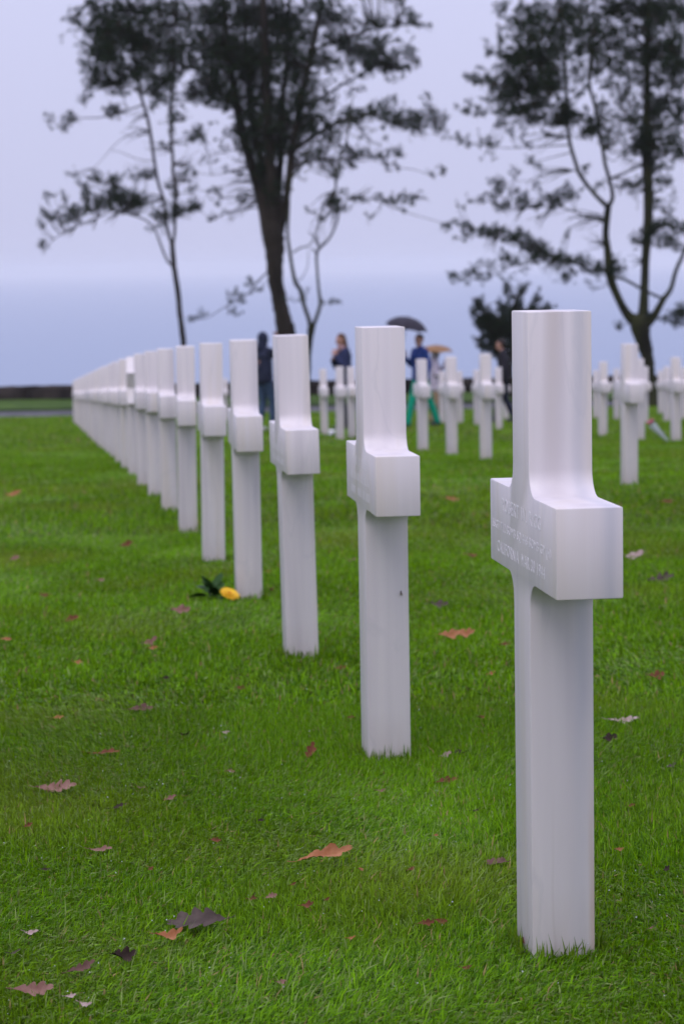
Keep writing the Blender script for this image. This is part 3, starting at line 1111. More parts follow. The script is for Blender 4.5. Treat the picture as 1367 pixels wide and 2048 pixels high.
# --- big multi-stemmed pine
T2 = Pine('pine_tree', 'massive dark pine whose thick leaning trunk splits into many stems', 81.5, GRP, M['bark'])
fy = foot_py(585, 81.5)
T2.limb([(590, fy, 26), (583, 730, 21), (571, 661, 18.5), (564, 628, 16), (558, 599, 15), (552, 566, 15.5), (549, 529, 16.5), (549, 499, 19), (546, 475, 22), (545, 455, 20), (545, 440, 14)], 20, 20, main=True, sides=12)
T2.limb([(536, 470, 13), (528, 420, 12), (515, 370, 11), (500, 320, 10), (484, 265, 9), (470, 185, 8), (455, 90, 6), (440, -60, 4), (430, -150, 2)], 1, 1, dy=1.4)
T2.limb([(546, 465, 14), (546, 400, 12), (541, 340, 11), (537, 250, 10), (531, 140, 9), (527, 20, 7), (525, -80, 4), (522, -170, 2)], 1, 1, dy=-0.5)
T2.limb([(557, 465, 11), (568, 420, 8), (576, 370, 7), (583, 310, 8), (596, 230, 7), (615, 140, 6), (640, 20, 4), (655, -90, 2)], 1, 1, dy=-1.5)
T2.limb([(540, 420, 7), (526, 340, 7), (512, 280, 7), (500, 200, 6), (492, 100, 4), (488, -40, 2)], 1, 1, dy=2.0)
T2.limb([(558, 445, 8), (557, 380, 7), (562, 300, 7), (566, 200, 5), (575, 80, 4), (580, -60, 2)], 1, 1, dy=1.0)
T2.limb([(585, 300), (625, 275), (660, 252), (700, 236), (740, 230), (790, 246), (840, 256), (876, 246)], 4.5, 1.0, dy=-2.5)
T2.limb([(600, 215), (650, 190), (700, 160), (760, 130), (830, 115)], 3.5, 0.8, dy=2.0)
T2.limb([(625, 100), (680, 80), (740, 60), (800, 50), (846, 52)], 3.2, 0.8, dy=-1.5)
T2.limb([(580, 330), (640, 320), (700, 315), (760, 314), (795, 310)], 2.5, 0.7, dy=1.5)
T2.limb([(760, 316), (790, 333), (830, 340), (862, 350), (890, 343)], 1.0, 0.4, dy=.6, y_off=1.3)
T2.limb([(512, 396), (480, 392), (450, 396), (428, 385), (398, 380)], 2.0, 0.6, dy=-1.8)
T2.limb([(518, 414), (460, 424), (425, 437), (398, 420)], 1.6, 0.5, dy=1.2)
T2.limb([(506, 335), (470, 340), (430, 350), (390, 345)], 1.4, 0.5, dy=1.2)
T2.limb([(495, 290), (460, 302), (420, 312), (395, 330)], 1.4, 0.5, dy=-1.2)
T2.limb([(540, 540), (515, 563), (495, 588), (470, 602), (440, 620), (415, 635), (382, 641)], 1.8, 0.5, dy=-1.2)
T2.limb([(470, 200), (430, 175), (405, 160)], 2.0, 0.7, dy=-1.2)
T2.limb([(455, 95), (420, 80), (400, 60)], 2.0, 0.7, dy=1.2)
for p in ((420, 30, 52, 34, 1.1), (500, 30, 60, 34, 1.1), (575, 42, 46, 30, 1.1), (450, 105, 44, 34, 1.1), (515, 118, 52, 36, 1.1), (590, 150, 26, 24), (440, 190, 36, 30, 1.1), (500, 205, 44, 34, 1.1),
          (556, 222, 28, 32), (608, 200, 26, 34), (520, 285, 46, 36, 1.2), (474, 266, 20, 18), (575, 280, 34, 26), (604, 262, 26, 22), (412, 160, 26, 26), (400, 268, 14, 10), (405, 85, 18, 26), (530, 335, 30, 16),
          (622, 240, 20, 22, .8), (640, 122, 36, 13), (672, 40, 34, 20, .8), (640, 15, 40, 18), (700, 100, 26, 12, .8), (735, 45, 22, 10, .8), (760, 48, 18, 10), (792, 50, 10, 13), (820, 42, 14, 18), (849, 51, 6, 5),
          (768, 86, 10, 9), (750, 120, 36, 18, 1.1), (785, 134, 40, 13, 1.1), (822, 104, 12, 13), (832, 128, 9, 9), (716, 108, 22, 10, .8), (690, 80, 18, 12, .8), (660, 75, 18, 10, .6), (728, 148, 22, 8, .6), (780, 160, 18, 6, .5),
          (720, 230, 20, 8), (752, 222, 30, 11), (790, 236, 32, 14, 1.1), (832, 246, 34, 16, 1.1), (862, 224, 12, 12), (872, 255, 12, 11), (781, 202, 9, 9), (852, 196, 7, 8, .7), (886, 240, 7, 8, .7), (890, 268, 8, 10, .4),
          (700, 240, 14, 9), (660, 255, 16, 12, .7), (690, 228, 12, 8), (715, 310, 16, 9), (760, 312, 20, 8), (795, 308, 7, 13), (700, 330, 14, 12, .8), (690, 300, 12, 12, .8), (650, 275, 16, 20, .6), (772, 335, 9, 5), (795, 336, 7, 5),
          (862, 349, 6, 4), (888, 342, 12, 5), (640, 325, 18, 12, .5), (670, 340, 14, 12, .6), (610, 320, 18, 16, .4), (650, 200, 20, 16, .4), (700, 180, 24, 12, .3), (680, 130, 22, 10, .6), (575, 100, 24, 20, .8), (615, 70, 24, 20, .8),
          (432, 384, 10, 5), (395, 412, 13, 8), (420, 437, 7, 6), (470, 346, 26, 8, .35), (486, 398, 14, 10, .5), (440, 405, 24, 8, .25), (470, 430, 20, 6, .2), (425, 330, 26, 8, .25), (450, 300, 24, 8, .25),
          (468, 592, 13, 6), (486, 600, 9, 5), (500, 570, 18, 6, .6), (470, 628, 18, 4, .6), (408, 628, 6, 5), (385, 640, 8, 5), (520, 585, 10, 10, .3),
          (460, -40, 70, 34), (560, -40, 70, 34), (640, -50, 60, 28), (730, -20, 40, 20), (790, -10, 26, 14), (520, -120, 110, 40), (545, 370, 16, 14, .6), (800, 15, 12, 10, .6), (485, 155, 24, 16), (540, 165, 18, 14, .7),
          (500, 130, 100, 130, .5), (440, 100, 50, 100, .4), (600, 130, 60, 80, .4), (560, 60, 70, 60, .4), (690, 80, 70, 60, .32), (540, 260, 60, 60, .45), (525, 345, 26, 30, .8), (572, 375, 9, 34, .5), (545, 395, 18, 24, .4), (760, 110, 50, 40, .4), (720, 260, 50, 40, .16), (650, 230, 40, 60, .25), (640, 300, 50, 40, .2), (592, 345, 16, 12, .5), (510, 250, 26, 18), (560, 255, 22, 16), (545, 300, 24, 14), (590, 225, 20, 16)):
    T2.pad(*p)
T2.spray(505, 380, 10, 150, 215, 80)
T2.spray(500, 330, 8, 150, 210, 70)
T2.spray(585, 300, 8, -20, 40, 80)
T2.spray(780, 245, 6, -50, -10, 50)
for (a,b_,n_,p,q_,l_) in ((515,360,10,150,200,90),(520,400,10,160,215,90),(640,320,8,-30,20,70),(700,315,8,-30,20,60),(590,250,8,10,60,70),(600,200,6,20,60,70),(700,236,6,-40,10,50),(830,250,6,-60,-20,40),(580,345,8,20,70,60)):
    T2.spray(a,b_,n_,p,q_,l_)
T2.build()

# --- thin forked pine beside the massive trunk
T3 = Pine('pine_tree', 'thin forked young pine right beside the massive leaning trunk', 79.6, GRP, M['moss'])
fy = foot_py(612, 79.6)
T3.limb([(611, fy, 8.5), (615, 720, 7), (619, 680, 6.5), (623, 652, 7.5)], 7, 6, main=True)
T3.limb([(621, 656, 4.6), (617, 638, 4.2), (607, 608, 4), (601, 581, 4.2), (591, 566, 4.2), (585, 541, 3.6), (580, 509, 3.4), (575, 470, 3), (577, 417, 2.6), (580, 362, 2.4), (601, 335, 2), (622, 290, 1.5)], 1, 1, dy=-.8)
T3.limb([(624, 656, 4.6), (632, 636, 3.8), (640, 608, 3.6), (637, 579, 2.8), (634, 541, 2.5), (634, 504, 2.6), (654, 482, 2.2), (666, 462, 2.2), (676, 429, 2.4), (667, 405, 2.4), (671, 375, 2.2), (674, 337, 2), (690, 290, 1.6),
         (700, 240, 1.3), (705, 190, 1)], 1, 1, dy=.5)
T3.limb([(586, 505), (602, 495), (616, 492), (626, 479), (634, 454), (648, 417), (652, 400)], 1.8, 0.8, dy=.3, y_off=-.5)
T3.limb([(633, 506), (622, 496)], 1.8, 1.5)
T3.limb([(676, 424), (700, 396), (730, 398), (760, 397), (800, 403), (826, 397)], 1.6, 0.5, dy=-1.2)
T3.limb([(745, 398), (775, 410), (810, 424), (850, 436), (888, 446), (912, 443)], 1.0, 0.4, dy=-1, y_off=-.6)
T3.limb([(640, 608), (655, 606), (678, 602)], 0.9, 0.4, dy=.4)
T3.limb([(592, 566), (606, 552), (615, 530), (616, 500)], 1.0, 0.6, dy=.3)
for p in ((680, 415, 20, 12), (651, 415, 7, 11), (667, 395, 7, 10, .7), (720, 401, 10, 8, .8), (757, 395, 10, 6, .8), (777, 405, 11, 7), (806, 400, 7, 9), (826, 397, 13, 8), (808, 424, 7, 4), (890, 453, 8, 9), (908, 445, 7, 5),
          (737, 436, 8, 8, .5), (662, 605, 18, 8, .4), (620, 425, 8, 8, .4), (690, 385, 10, 8, .5), (606, 592, 8, 6, .5), (622, 310, 14, 14, .5), (700, 250, 14, 14, .5), (672, 350, 10, 10, .6), (640, 435, 8, 10, .4), (575, 600, 8, 8, .4)):
    T3.pad(*p)
T3.spray(672, 380, 12, 200, 260, 60)
T3.spray(690, 390, 8, -5, 30, 60)
T3.spray(640, 430, 6, 220, 280, 50)
for (a,b_,n_,p,q_,l_) in ((672,350,10,100,160,60),(676,420,8,190,250,50),(690,300,8,120,170,60),(760,400,6,-50,-10,40),(634,500,6,60,120,50)):
    T3.spray(a,b_,n_,p,q_,l_)
T3.build()

# --- mossy forked pine
T4 = Pine('pine_tree', 'mossy pine whose trunk forks low into several upright stems', 73.6, GRP, M['moss'])
fy = foot_py(1303, 73.6)
T4.limb([(1304, fy, 12), (1302, 780, 11), (1298, 750, 11), (1295, 724, 12), (1289, 695, 14), (1282, 668, 17), (1277, 645, 20), (1280, 630, 16)], 10, 10, main=True, sides=12)
T4.limb([(1284, 640, 13), (1286, 614, 10), (1288, 564, 8.5), (1290, 510, 8.5), (1295, 439, 9.5), (1295, 368, 10), (1293, 342, 9.5), (1289, 273, 9), (1293, 205, 7.5), (1293, 137, 7), (1293, 68, 6), (1296, 0, 5), (1300, -90, 3), (1302, -180, 2)], 1, 1, dy=.6)
T4.limb([(1276, 648, 12), (1256, 632, 10), (1240, 606, 8), (1222, 564, 8.5), (1217, 535, 9), (1213, 492, 7), (1210, 467, 6.5), (1214, 421, 6.5), (1216, 410, 5.5)], 1, 1, dy=-.8)
T4.limb([(1215, 415, 5), (1224, 393, 4), (1217, 357, 3.8), (1209, 328, 3.8), (1204, 297, 3.6), (1190, 219, 3.2), (1177, 164, 3), (1180, 102, 2.6), (1174, 34, 2), (1170, -60, 1.2)], 1, 1, dy=.8, y_off=-.8)
T4.limb([(1215, 415, 5), (1186, 386, 4), (1161, 353, 4), (1153, 335, 3.8), (1136, 273, 3.6), (1132, 205, 3.4), (1129, 137, 3.2), (1124, 68, 2.8), (1118, 17, 2.2), (1112, -70, 1.4)], 1, 1, dy=-1.2, y_off=-.8)
T4.limb([(1290, 650, 10), (1307, 631, 8), (1325, 599, 6), (1340, 578, 4.5), (1350, 542, 4), (1364, 510, 3.6), (1380, 470, 3), (1392, 400, 2)], 1, 1, dy=-.6)
T4.limb([(1222, 556), (1240, 556), (1258, 564), (1279, 576), (1307, 590), (1324, 597)], 3.0, 2.6, dy=.4, y_off=-.6)
T4.limb([(1216, 540), (1186, 542), (1151, 528), (1111, 521), (1080, 500), (1033, 482), (987, 471), (940, 458)], 3.2, 0.8, dy=-2.2, y_off=-.7)
T4.limb([(1111, 520), (1065, 526), (1022, 532), (970, 558), (915, 556)], 1.8, 0.5, dy=-.5, y_off=-2.0)
T4.limb([(1210, 445), (1160, 428), (1110, 412), (1060, 416), (1005, 412), (960, 398)], 2.0, 0.5, dy=1.6, y_off=-.8)
T4.limb([(1207, 430), (1150, 420), (1100, 430), (1050, 440)], 1.0, 0.4, dy=-1, y_off=-.8)
T4.limb([(1155, 340), (1110, 345), (1060, 360), (990, 366)], 1.3, 0.4, dy=1, y_off=-1.5)
T4.limb([(1140, 305), (1090, 318), (1057, 325)], 1.2, 0.4, dy=-1, y_off=-1.6)
T4.limb([(1136, 290), (1080, 293), (1020, 296), (975, 292), (922, 281)], 1.4, 0.4, dy=1, y_off=-1.6)
T4.limb([(1132, 215), (1080, 212), (1020, 220), (960, 226), (930, 226)], 1.8, 0.5, dy=-1.2, y_off=-1.8)
T4.limb([(1130, 175), (1075, 178), (1010, 172), (945, 157)], 2.0, 0.5, dy=1.2, y_off=-1.8)
T4.limb([(1128, 120), (1070, 112), (1020, 118), (978, 106)], 1.8, 0.5, dy=-1.0, y_off=-2)
T4.limb([(1124, 60), (1070, 50), (1030, 40), (1002, 20)], 1.8, 0.5, dy=1.0, y_off=-2)
T4.limb([(1295, 470), (1320, 455), (1358, 455)], 2.2, 0.8, dy=-.8)
T4.limb([(1292, 478), (1275, 483), (1262, 484)], 1.6, 0.6, dy=-.5)
T4.limb([(1294, 370), (1312, 366), (1345, 362)], 1.6, 0.5, dy=-.8)
T4.limb([(1292, 380), (1270, 368), (1240, 376), (1226, 380)], 1.4, 0.5, dy=.6)
T4.limb([(1290, 300), (1330, 288), (1365, 300)], 2.2, 0.8, dy=-1)
T4.limb([(1290, 215), (1330, 205), (1365, 215)], 2.2, 0.8, dy=1)
T4.limb([(1293, 120), (1330, 115), (1370, 130)], 2.2, 0.8, dy=-1)
T4.limb([(1293, 60), (1250, 40), (1215, 30)], 2.2, 0.8, dy=1)
T4.limb([(1290, 255), (1262, 245), (1240, 205), (1235, 145)], 1.8, 0.7, dy=-1)
T4.limb([(1300, 640), (1335, 632), (1370, 628)], 2.0, 0.8, dy=-.6)
T4.limb([(1262, 640), (1245, 652), (1228, 655)], 1.2, 0.5, dy=-.4)
for p in ((938, 459, 13, 11, 1.1), (963, 466, 14, 9, 1.1), (992, 467, 17, 13, 1.1), (1028, 476, 20, 13, 1.1), (1060, 490, 22, 13), (1084, 506, 22, 17, 1.1), (1108, 514, 20, 12, 1.1), (1137, 524, 17, 9, 1.1), (1130, 555, 11, 9), (1150, 545, 6, 9), (1115, 540, 7, 7),
          (1165, 526, 9, 12), (1188, 540, 18, 13), (1010, 518, 8, 14), (1037, 526, 22, 9, .4), (975, 534, 26, 10, .3), (948, 549, 13, 7), (966, 558, 11, 6), (906, 553, 9, 7), (925, 560, 8, 5, .7), (1131, 480, 7, 8, .7), (1236, 540, 16, 13), (1225, 525, 10, 14, .7),
          (1062, 520, 14, 10, .5), (918, 486, 8, 4, .4), (1180, 572, 6, 4, .6), (1010, 560, 18, 6, .2), (1045, 545, 14, 5, .25),
          (1005, 415, 19, 7, 1.1), (1040, 411, 15, 8), (1074, 412, 11, 10, 1.1), (1108, 402, 20, 11, 1.1), (1128, 386, 13, 12), (1044, 398, 8, 10, .7), (990, 386, 18, 12, .6), (962, 396, 9, 9, .6), (942, 403, 6, 5, .6), (992, 365, 14, 6), (926, 418, 4, 6), (1150, 396, 14, 9, .5),
          (1252, 376, 22, 8, .8), (1272, 366, 14, 7, .8), (1198, 374, 14, 5, .6), (1020, 385, 14, 8, .4), (1060, 375, 20, 7, .25), (1030, 350, 26, 7, .25), (1080, 335, 20, 6, .25),
          (1002, 20, 9, 12), (1037, 20, 9, 12), (1070, 32, 28, 18, 1.1), (1033, 51, 15, 11), (1054, 76, 18, 18, 1.1), (1020, 122, 22, 18, 1.1), (1050, 108, 28, 15, 1.1), (978, 106, 8, 8), (1002, 79, 5, 10), (944, 157, 13, 8), (968, 164, 15, 7), (990, 172, 14, 9),
          (1018, 166, 30, 14, 1.1), (1036, 184, 36, 12, 1.1), (1070, 163, 28, 10), (1092, 174, 28, 8, 1.1), (1104, 147, 20, 13, .8), (1112, 102, 18, 16, .8), (1098, 68, 22, 18, .8), (1120, 34, 26, 18), (1146, 17, 24, 16, .8), (1013, 223, 20, 11, 1.1), (1047, 218, 28, 11, 1.1),
          (1072, 212, 18, 10, .8), (1002, 198, 14, 9), (975, 201, 9, 6), (930, 226, 9, 7), (960, 226, 14, 5), (942, 212, 6, 5), (1130, 222, 22, 19, 1.2), (1118, 240, 18, 13, 1.1), (1153, 236, 16, 10), (1187, 257, 20, 18, 1.2), (1166, 270, 13, 7), (1204, 283, 13, 9, 1.1),
          (920, 280, 11, 6), (934, 290, 6, 4), (978, 290, 8, 8), (996, 253, 13, 6), (968, 276, 18, 7, .4), (1054, 290, 7, 6), (1057, 325, 8, 6), (1026, 268, 18, 8, .4), (1173, 343, 9, 5), (1075, 240, 26, 8, .5), (980, 315, 10, 5, .4),
          (1080, 128, 24, 12, .8), (1060, 145, 18, 8, .6), (1085, 195, 26, 8, .7),
          (1293, 283, 27, 22, 1.1), (1303, 308, 30, 15), (1268, 300, 16, 16), (1303, 342, 18, 17), (1328, 365, 22, 5), (1262, 246, 20, 11), (1310, 222, 20, 18, .9), (1328, 205, 12, 14), (1340, 283, 22, 11), (1358, 307, 14, 18, .9), (1358, 222, 13, 22, .9), (1344, 137, 32, 17, 1.1),
          (1337, 102, 28, 14, 1.1), (1303, 113, 12, 22, .9), (1276, 20, 46, 18, 1.1), (1327, 20, 36, 20, 1.1), (1225, 20, 32, 17, 1.1), (1310, 45, 22, 12), (1358, 30, 16, 26), (1207, 68, 22, 13, .8), (1225, 90, 13, 12, .8), (1262, 61, 16, 13, .7), (1259, 109, 16, 12, .5),
          (1242, 113, 12, 10, .5), (1214, 126, 12, 12, .7), (1160, 106, 16, 7), (1184, 55, 14, 12, .5), (1166, 68, 14, 13, .5), (1235, 143, 14, 10, .7), (1242, 184, 14, 10, .5), (1245, 205, 14, 9, .7), (1262, 191, 16, 9, .5), (1313, 164, 14, 12, .8), (1355, 175, 14, 16, .7),
          (1345, 250, 20, 8, .5), (1280, 155, 10, 18, .5), (1220, 165, 10, 12, .4), (1190, 140, 14, 10, .4), (1150, 140, 14, 12, .5), (1150, 190, 12, 12, .4), (1245, 310, 14, 6, .4), (1330, 330, 18, 8, .4),
          (1300, 468, 22, 13, 1.1), (1272, 482, 15, 8), (1322, 453, 20, 11), (1340, 490, 16, 16, .9), (1357, 457, 16, 13), (1340, 428, 9, 8, .5), (1302, 484, 15, 9), (1361, 628, 18, 13, 1.1), (1352, 645, 14, 8), (1232, 654, 10, 4), (1295, 632, 16, 8, .5), (1330, 640, 14, 7, .6),
          (1080, 110, 80, 90, .4), (1060, 180, 80, 50, .4), (1200, 100, 60, 90, .34), (1290, 90, 70, 90, .42), (1310, 240, 55, 80, .36), (1150, 60, 50, 50, .35), (1220, 230, 60, 60, .2), (1350, 100, 30, 90, .5), (1100, 240, 80, 30, .22), (1310, 400, 40, 40, .16), (1200, -30, 60, 26), (1300, -40, 70, 30), (1110, -30, 50, 22), (1250, -110, 100, 36)):
    T4.pad(*p)
T4.spray(1208, 440, 14, 165, 200, 90)
T4.spray(1150, 340, 10, 165, 200, 90)
T4.spray(1213, 490, 8, 120, 190, 70)
T4.spray(1292, 380, 8, 150, 200, 60)
T4.spray(1110, 520, 8, 200, 250, 45)
T4.spray(1000, 470, 8, 200, 260, 40)
for (a,b_,n_,p,q_,l_) in ((1205,300,8,-20,40,70),(1217,357,8,-20,30,60),(1130,230,8,190,230,80),(1060,216,6,200,240,50),(1136,280,8,170,210,110),(1050,412,8,190,240,45),(1110,410,8,190,230,60),(1290,330,8,160,200,60),(1290,520,6,150,200,50),(1080,505,8,200,250,45)):
    T4.spray(a,b_,n_,p,q_,l_)
T4.build()

# --- young bushy pine behind the walker in black
T5 = Pine('young_pine', 'small bushy young pine with upright shoots behind the walker in black', 80.0, GRP, M['bark'])
fy = foot_py(1022, 80.0)
T5.limb([(1022, fy, 5), (1021, 740, 4.5), (1020, 690, 4), (1022, 640, 3), (1030, 600, 2), (1040, 580, 1)], 5, 1, main=True)
for tip in ((953, 600), (998, 606), (1015, 572), (1047, 570), (1072, 590), (1095, 612), (960, 640), (948, 625), (958, 682), (1033, 610), (985, 640), (1085, 640), (975, 665), (1100, 660)):
    T5.limb([(1021, 715 - random.random() * 20), ((1021 + tip[0]) / 2 + random.gauss(0, 4), (tip[1] + 735) / 2), tip], 1.8, 0.5, dy=random.uniform(-1.2, 1.2))
    for k in range(5):
        tt = k / 4
        T5.pad(tip[0] + (1021 - tip[0]) * tt * .35, tip[1] + 6 + (690 - tip[1]) * tt * .45, 6 + 3 * tt, 9, 1.0)
for p in ((1020, 660, 34, 24, 1.2), (1000, 672, 26, 20, 1.1), (1045, 650, 32, 26, 1.2), (1070, 640, 24, 24), (1030, 700, 40, 26, 1.1), (985, 650, 18, 16), (975, 640, 10, 16), (1060, 690, 40, 24), (995, 700, 24, 16), (960, 612, 6, 12), (966, 640, 8, 10)):
    T5.pad(*p)
T5.build(tuft_len=0.16, up=0.9)


# ------------------------------------------------------------------ fallen leaves
def oak_leaf_mesh(L, width, lobes, curl, fold, twist, seed):
    """lobed blade with midrib fold and curl; stalk included. L = length in metres"""
    g = random.Random(seed)
    n = 37
    V, Fc_ = [], []
    rows = []
    ph = (g.uniform(-.35, .35), g.uniform(-.35, .35))
    dep = (g.uniform(.55, .75), g.uniform(.55, .75))
    for i in range(n):
        t_ = i / (n - 1)
        env = math.sin(math.pi * min(1, 0.03 + t_ * 0.965)) ** 0.7 * (0.6 + 0.55 * t_)
        x_ = (t_ - 0.5) * L
        z_ = curl * L * (2 * t_ - 1) ** 2 * (1 if t_ > .5 else 0.5) + 0.04 * L * math.sin(6 * t_ + seed)
        tw = twist * (t_ - 0.5)
        row = []
        for s in (-1, -0.55, 0, 0.55, 1):
            k_ = 0 if s < 0 else 1
            c_ = abs(math.cos(math.pi * lobes * t_ + ph[k_]))
            lob = 1 - dep[k_] * (1 - c_ ** 0.8)
            w = width * env * (lob if abs(s) == 1 else min(lob, 1.0)) * 0.5
            yy = s * w
            zz = fold * abs(s) * w * (1 + .3 * math.sin(9 * t_ + k_ * 2)) + 0.014 * L * g.uniform(-1, 1) * abs(s)
            y2 = yy * math.cos(tw) - zz * math.sin(tw)
            z2 = yy * math.sin(tw) + zz * math.cos(tw)
            fw = 0.07 * L * abs(s) * c_
            row.append(len(V)); V.append((x_ + fw, y2, z_ + z2))
        rows.append(row)
    for a, b2 in zip(rows[:-1], rows[1:]):
        for k in range(4):
            Fc_.append((a[k], a[k + 1], b2[k + 1], b2[k]))
    x0, y0, z0 = V[rows[0][2]]
    st = len(V)
    ln = L * 0.16
    for (dx_, dz_) in ((0, 0), (-ln * .5, ln * .1), (-ln, ln * .35)):
        for (oy, oz) in ((0.0009, 0), (0, 0.0009), (-0.0009, 0), (0, -0.0009)):
            V.append((x0 + dx_, y0 + oy, z0 + dz_ + oz))
    for i in range(2):
        for k in range(4):
            k2 = (k + 1) % 4
            Fc_.append((st + i * 4 + k, st + i * 4 + k2, st + (i + 1) * 4 + k2, st + (i + 1) * 4 + k))
    me = mesh_from('oak_leaf', V, Fc_, True)
    return me


LG = 'fallen oak leaves on the lawn'
SMALL = 'small brown scrap of fallen oak leaf lying on the mown grass'
leaf_n = [0]


def leaf(px, py, size, color, rot, tilt=(0, 0), lift=0.012, width=0.5, lobes=4, curl=0.10, fold=0.35, twist=0.3, label=None):
    p = on_ground(px, py)
    L = size / F * p.y
    leaf_n[0] += 1
    me = oak_leaf_mesh(L, L * width, lobes, curl, fold, twist, leaf_n[0] * 13 + 5)
    o = link('oak_leaf', me, M['leaf_' + color])
    o.location = (p.x, p.y, ground(p.y) + lift)
    o.rotation_euler = (math.radians(tilt[0]), math.radians(tilt[1]), math.radians(rot))
    word = {'orange': 'orange', 'pink': 'pinkish brown', 'red': 'red brown', 'purple': 'purplish', 'dark': 'blackish', 'grey': 'grey', 'pale': 'pale'}[color]
    tag(o, label or ('small %s scrap of fallen oak leaf on the mown grass' % word), 'leaf', LG)


leaf(645, 1740, 114, 'orange', 14, (26, -8), .026, .34, 3, .12, .6, .8, 'large orange brown folded oak leaf with pale edge, lying in open grass')
leaf(398, 1870, 118, 'grey', 172, (-30, 6), .024, .62, 4, .06, .3, .5, 'large dark grey deeply lobed oak leaf lying flat beside an orange curl')
leaf(335, 1897, 56, 'orange', 10, (30, 0), .02, .55, 3, .45, .5, .8, 'bright orange curled leaf against the dark grey lobed leaf')
leaf(243, 1938, 50, 'dark', 25, (35, 10), .02, .8, 3, .35, .7, .9, 'blackish crumpled leaf cupped over in the grass')
leaf(160, 1962, 62, 'purple', 30, (28, -12), .02, .42, 4, .12, .4, .5, 'narrow purplish brown leaf between the blackish leaf and the ragged pinkish leaf')
leaf(65, 2004, 80, 'pink', 4, (38, 0), .02, .5, 4, .06, .3, .4, 'broad ragged pinkish brown leaf lying low in the foreground grass')
leaf(140, 2013, 24, 'pale', 20, (20, 0), .016, .6, 3, .1, .3, .4, 'small pale torn leaf scrap beside the ragged pinkish leaf')
leaf(172, 2030, 36, 'pale', -35, (25, 0), .016, .5, 3, .2, .3, .4, 'pale pointed leaf scrap with bent tip near the ragged pinkish leaf')
leaf(110, 1592, 80, 'pink', 3, (35, 0), .02, .45, 5, .05, .3, .3, 'pinkish brown many lobed oak leaf lying flat and whole')
leaf(200, 1715, 48, 'pink', -8, (22, 0), .016, .42, 3, .08, .3, .4, 'thin pinkish leaf sunk in grass')
leaf(283, 1592, 34, 'purple', -55, (10, 0), .018, .4, 3, .15, .4, .5, 'little lilac grey leaf standing on edge')
leaf(205, 1518, 66, 'red', -6, (15, 0), .014, .3, 4, .1, .4, .4, 'long thin red brown leaf half buried in grass')
leaf(278, 1432, 52, 'purple', 6, (30, 0), .02, .45, 3, .08, .3, .4, 'purplish brown rounded leaf lying on blurred grass')
leaf(370, 1487, 44, 'dark', 115, (10, 20), .02, .5, 3, .2, .5, .6, 'dark bent leaf poking up like a hook')
leaf(115, 1448, 24, 'orange', 30, (20, 0), .016, .6, 2, .2)
leaf(620, 1526, 44, 'red', 70, (10, -35), .022, .55, 3, .3, .5, .5, 'red brown leaf standing upright near the cross with the fly')
leaf(890, 1580, 50, 'red', 35, (35, 0), .02, .45, 3, .1, .4, .4, 'red brown tilted leaf between the two frontmost crosses')
leaf(995, 1745, 66, 'purple', 125, (-25, 10), .02, .55, 5, .05, .25, .3, 'purplish lobed leaf lying by the shaft of the streaked cross')
leaf(895, 1284, 46, 'orange', 20, (35, 0), .022, .65, 3, .2, .4, .5, 'orange leaf of a close pair lying on the blurred grass')
leaf(928, 1282, 44, 'orange', -25, (38, 0), .026, .65, 3, .2, .4, .5, 'brighter orange leaf of a close pair lying on the blurred grass')
leaf(1308, 1366, 34, 'red', 20, (35, 0), .02, .8, 3, .2, .4, .5, 'round brown leaf on the grass beyond the streaked cross')
leaf(1242, 1454, 62, 'pale', 2, (25, 0), .018, .36, 4, .06, .3, .3, 'pale pink flat leaf beyond the streaked cross')
leaf(1215, 1494, 30, 'dark', 20, (40, 0), .02, .9, 2, .3, .5, .5, 'dark humped leaf behind the streaked cross, close to the pale pink leaf')
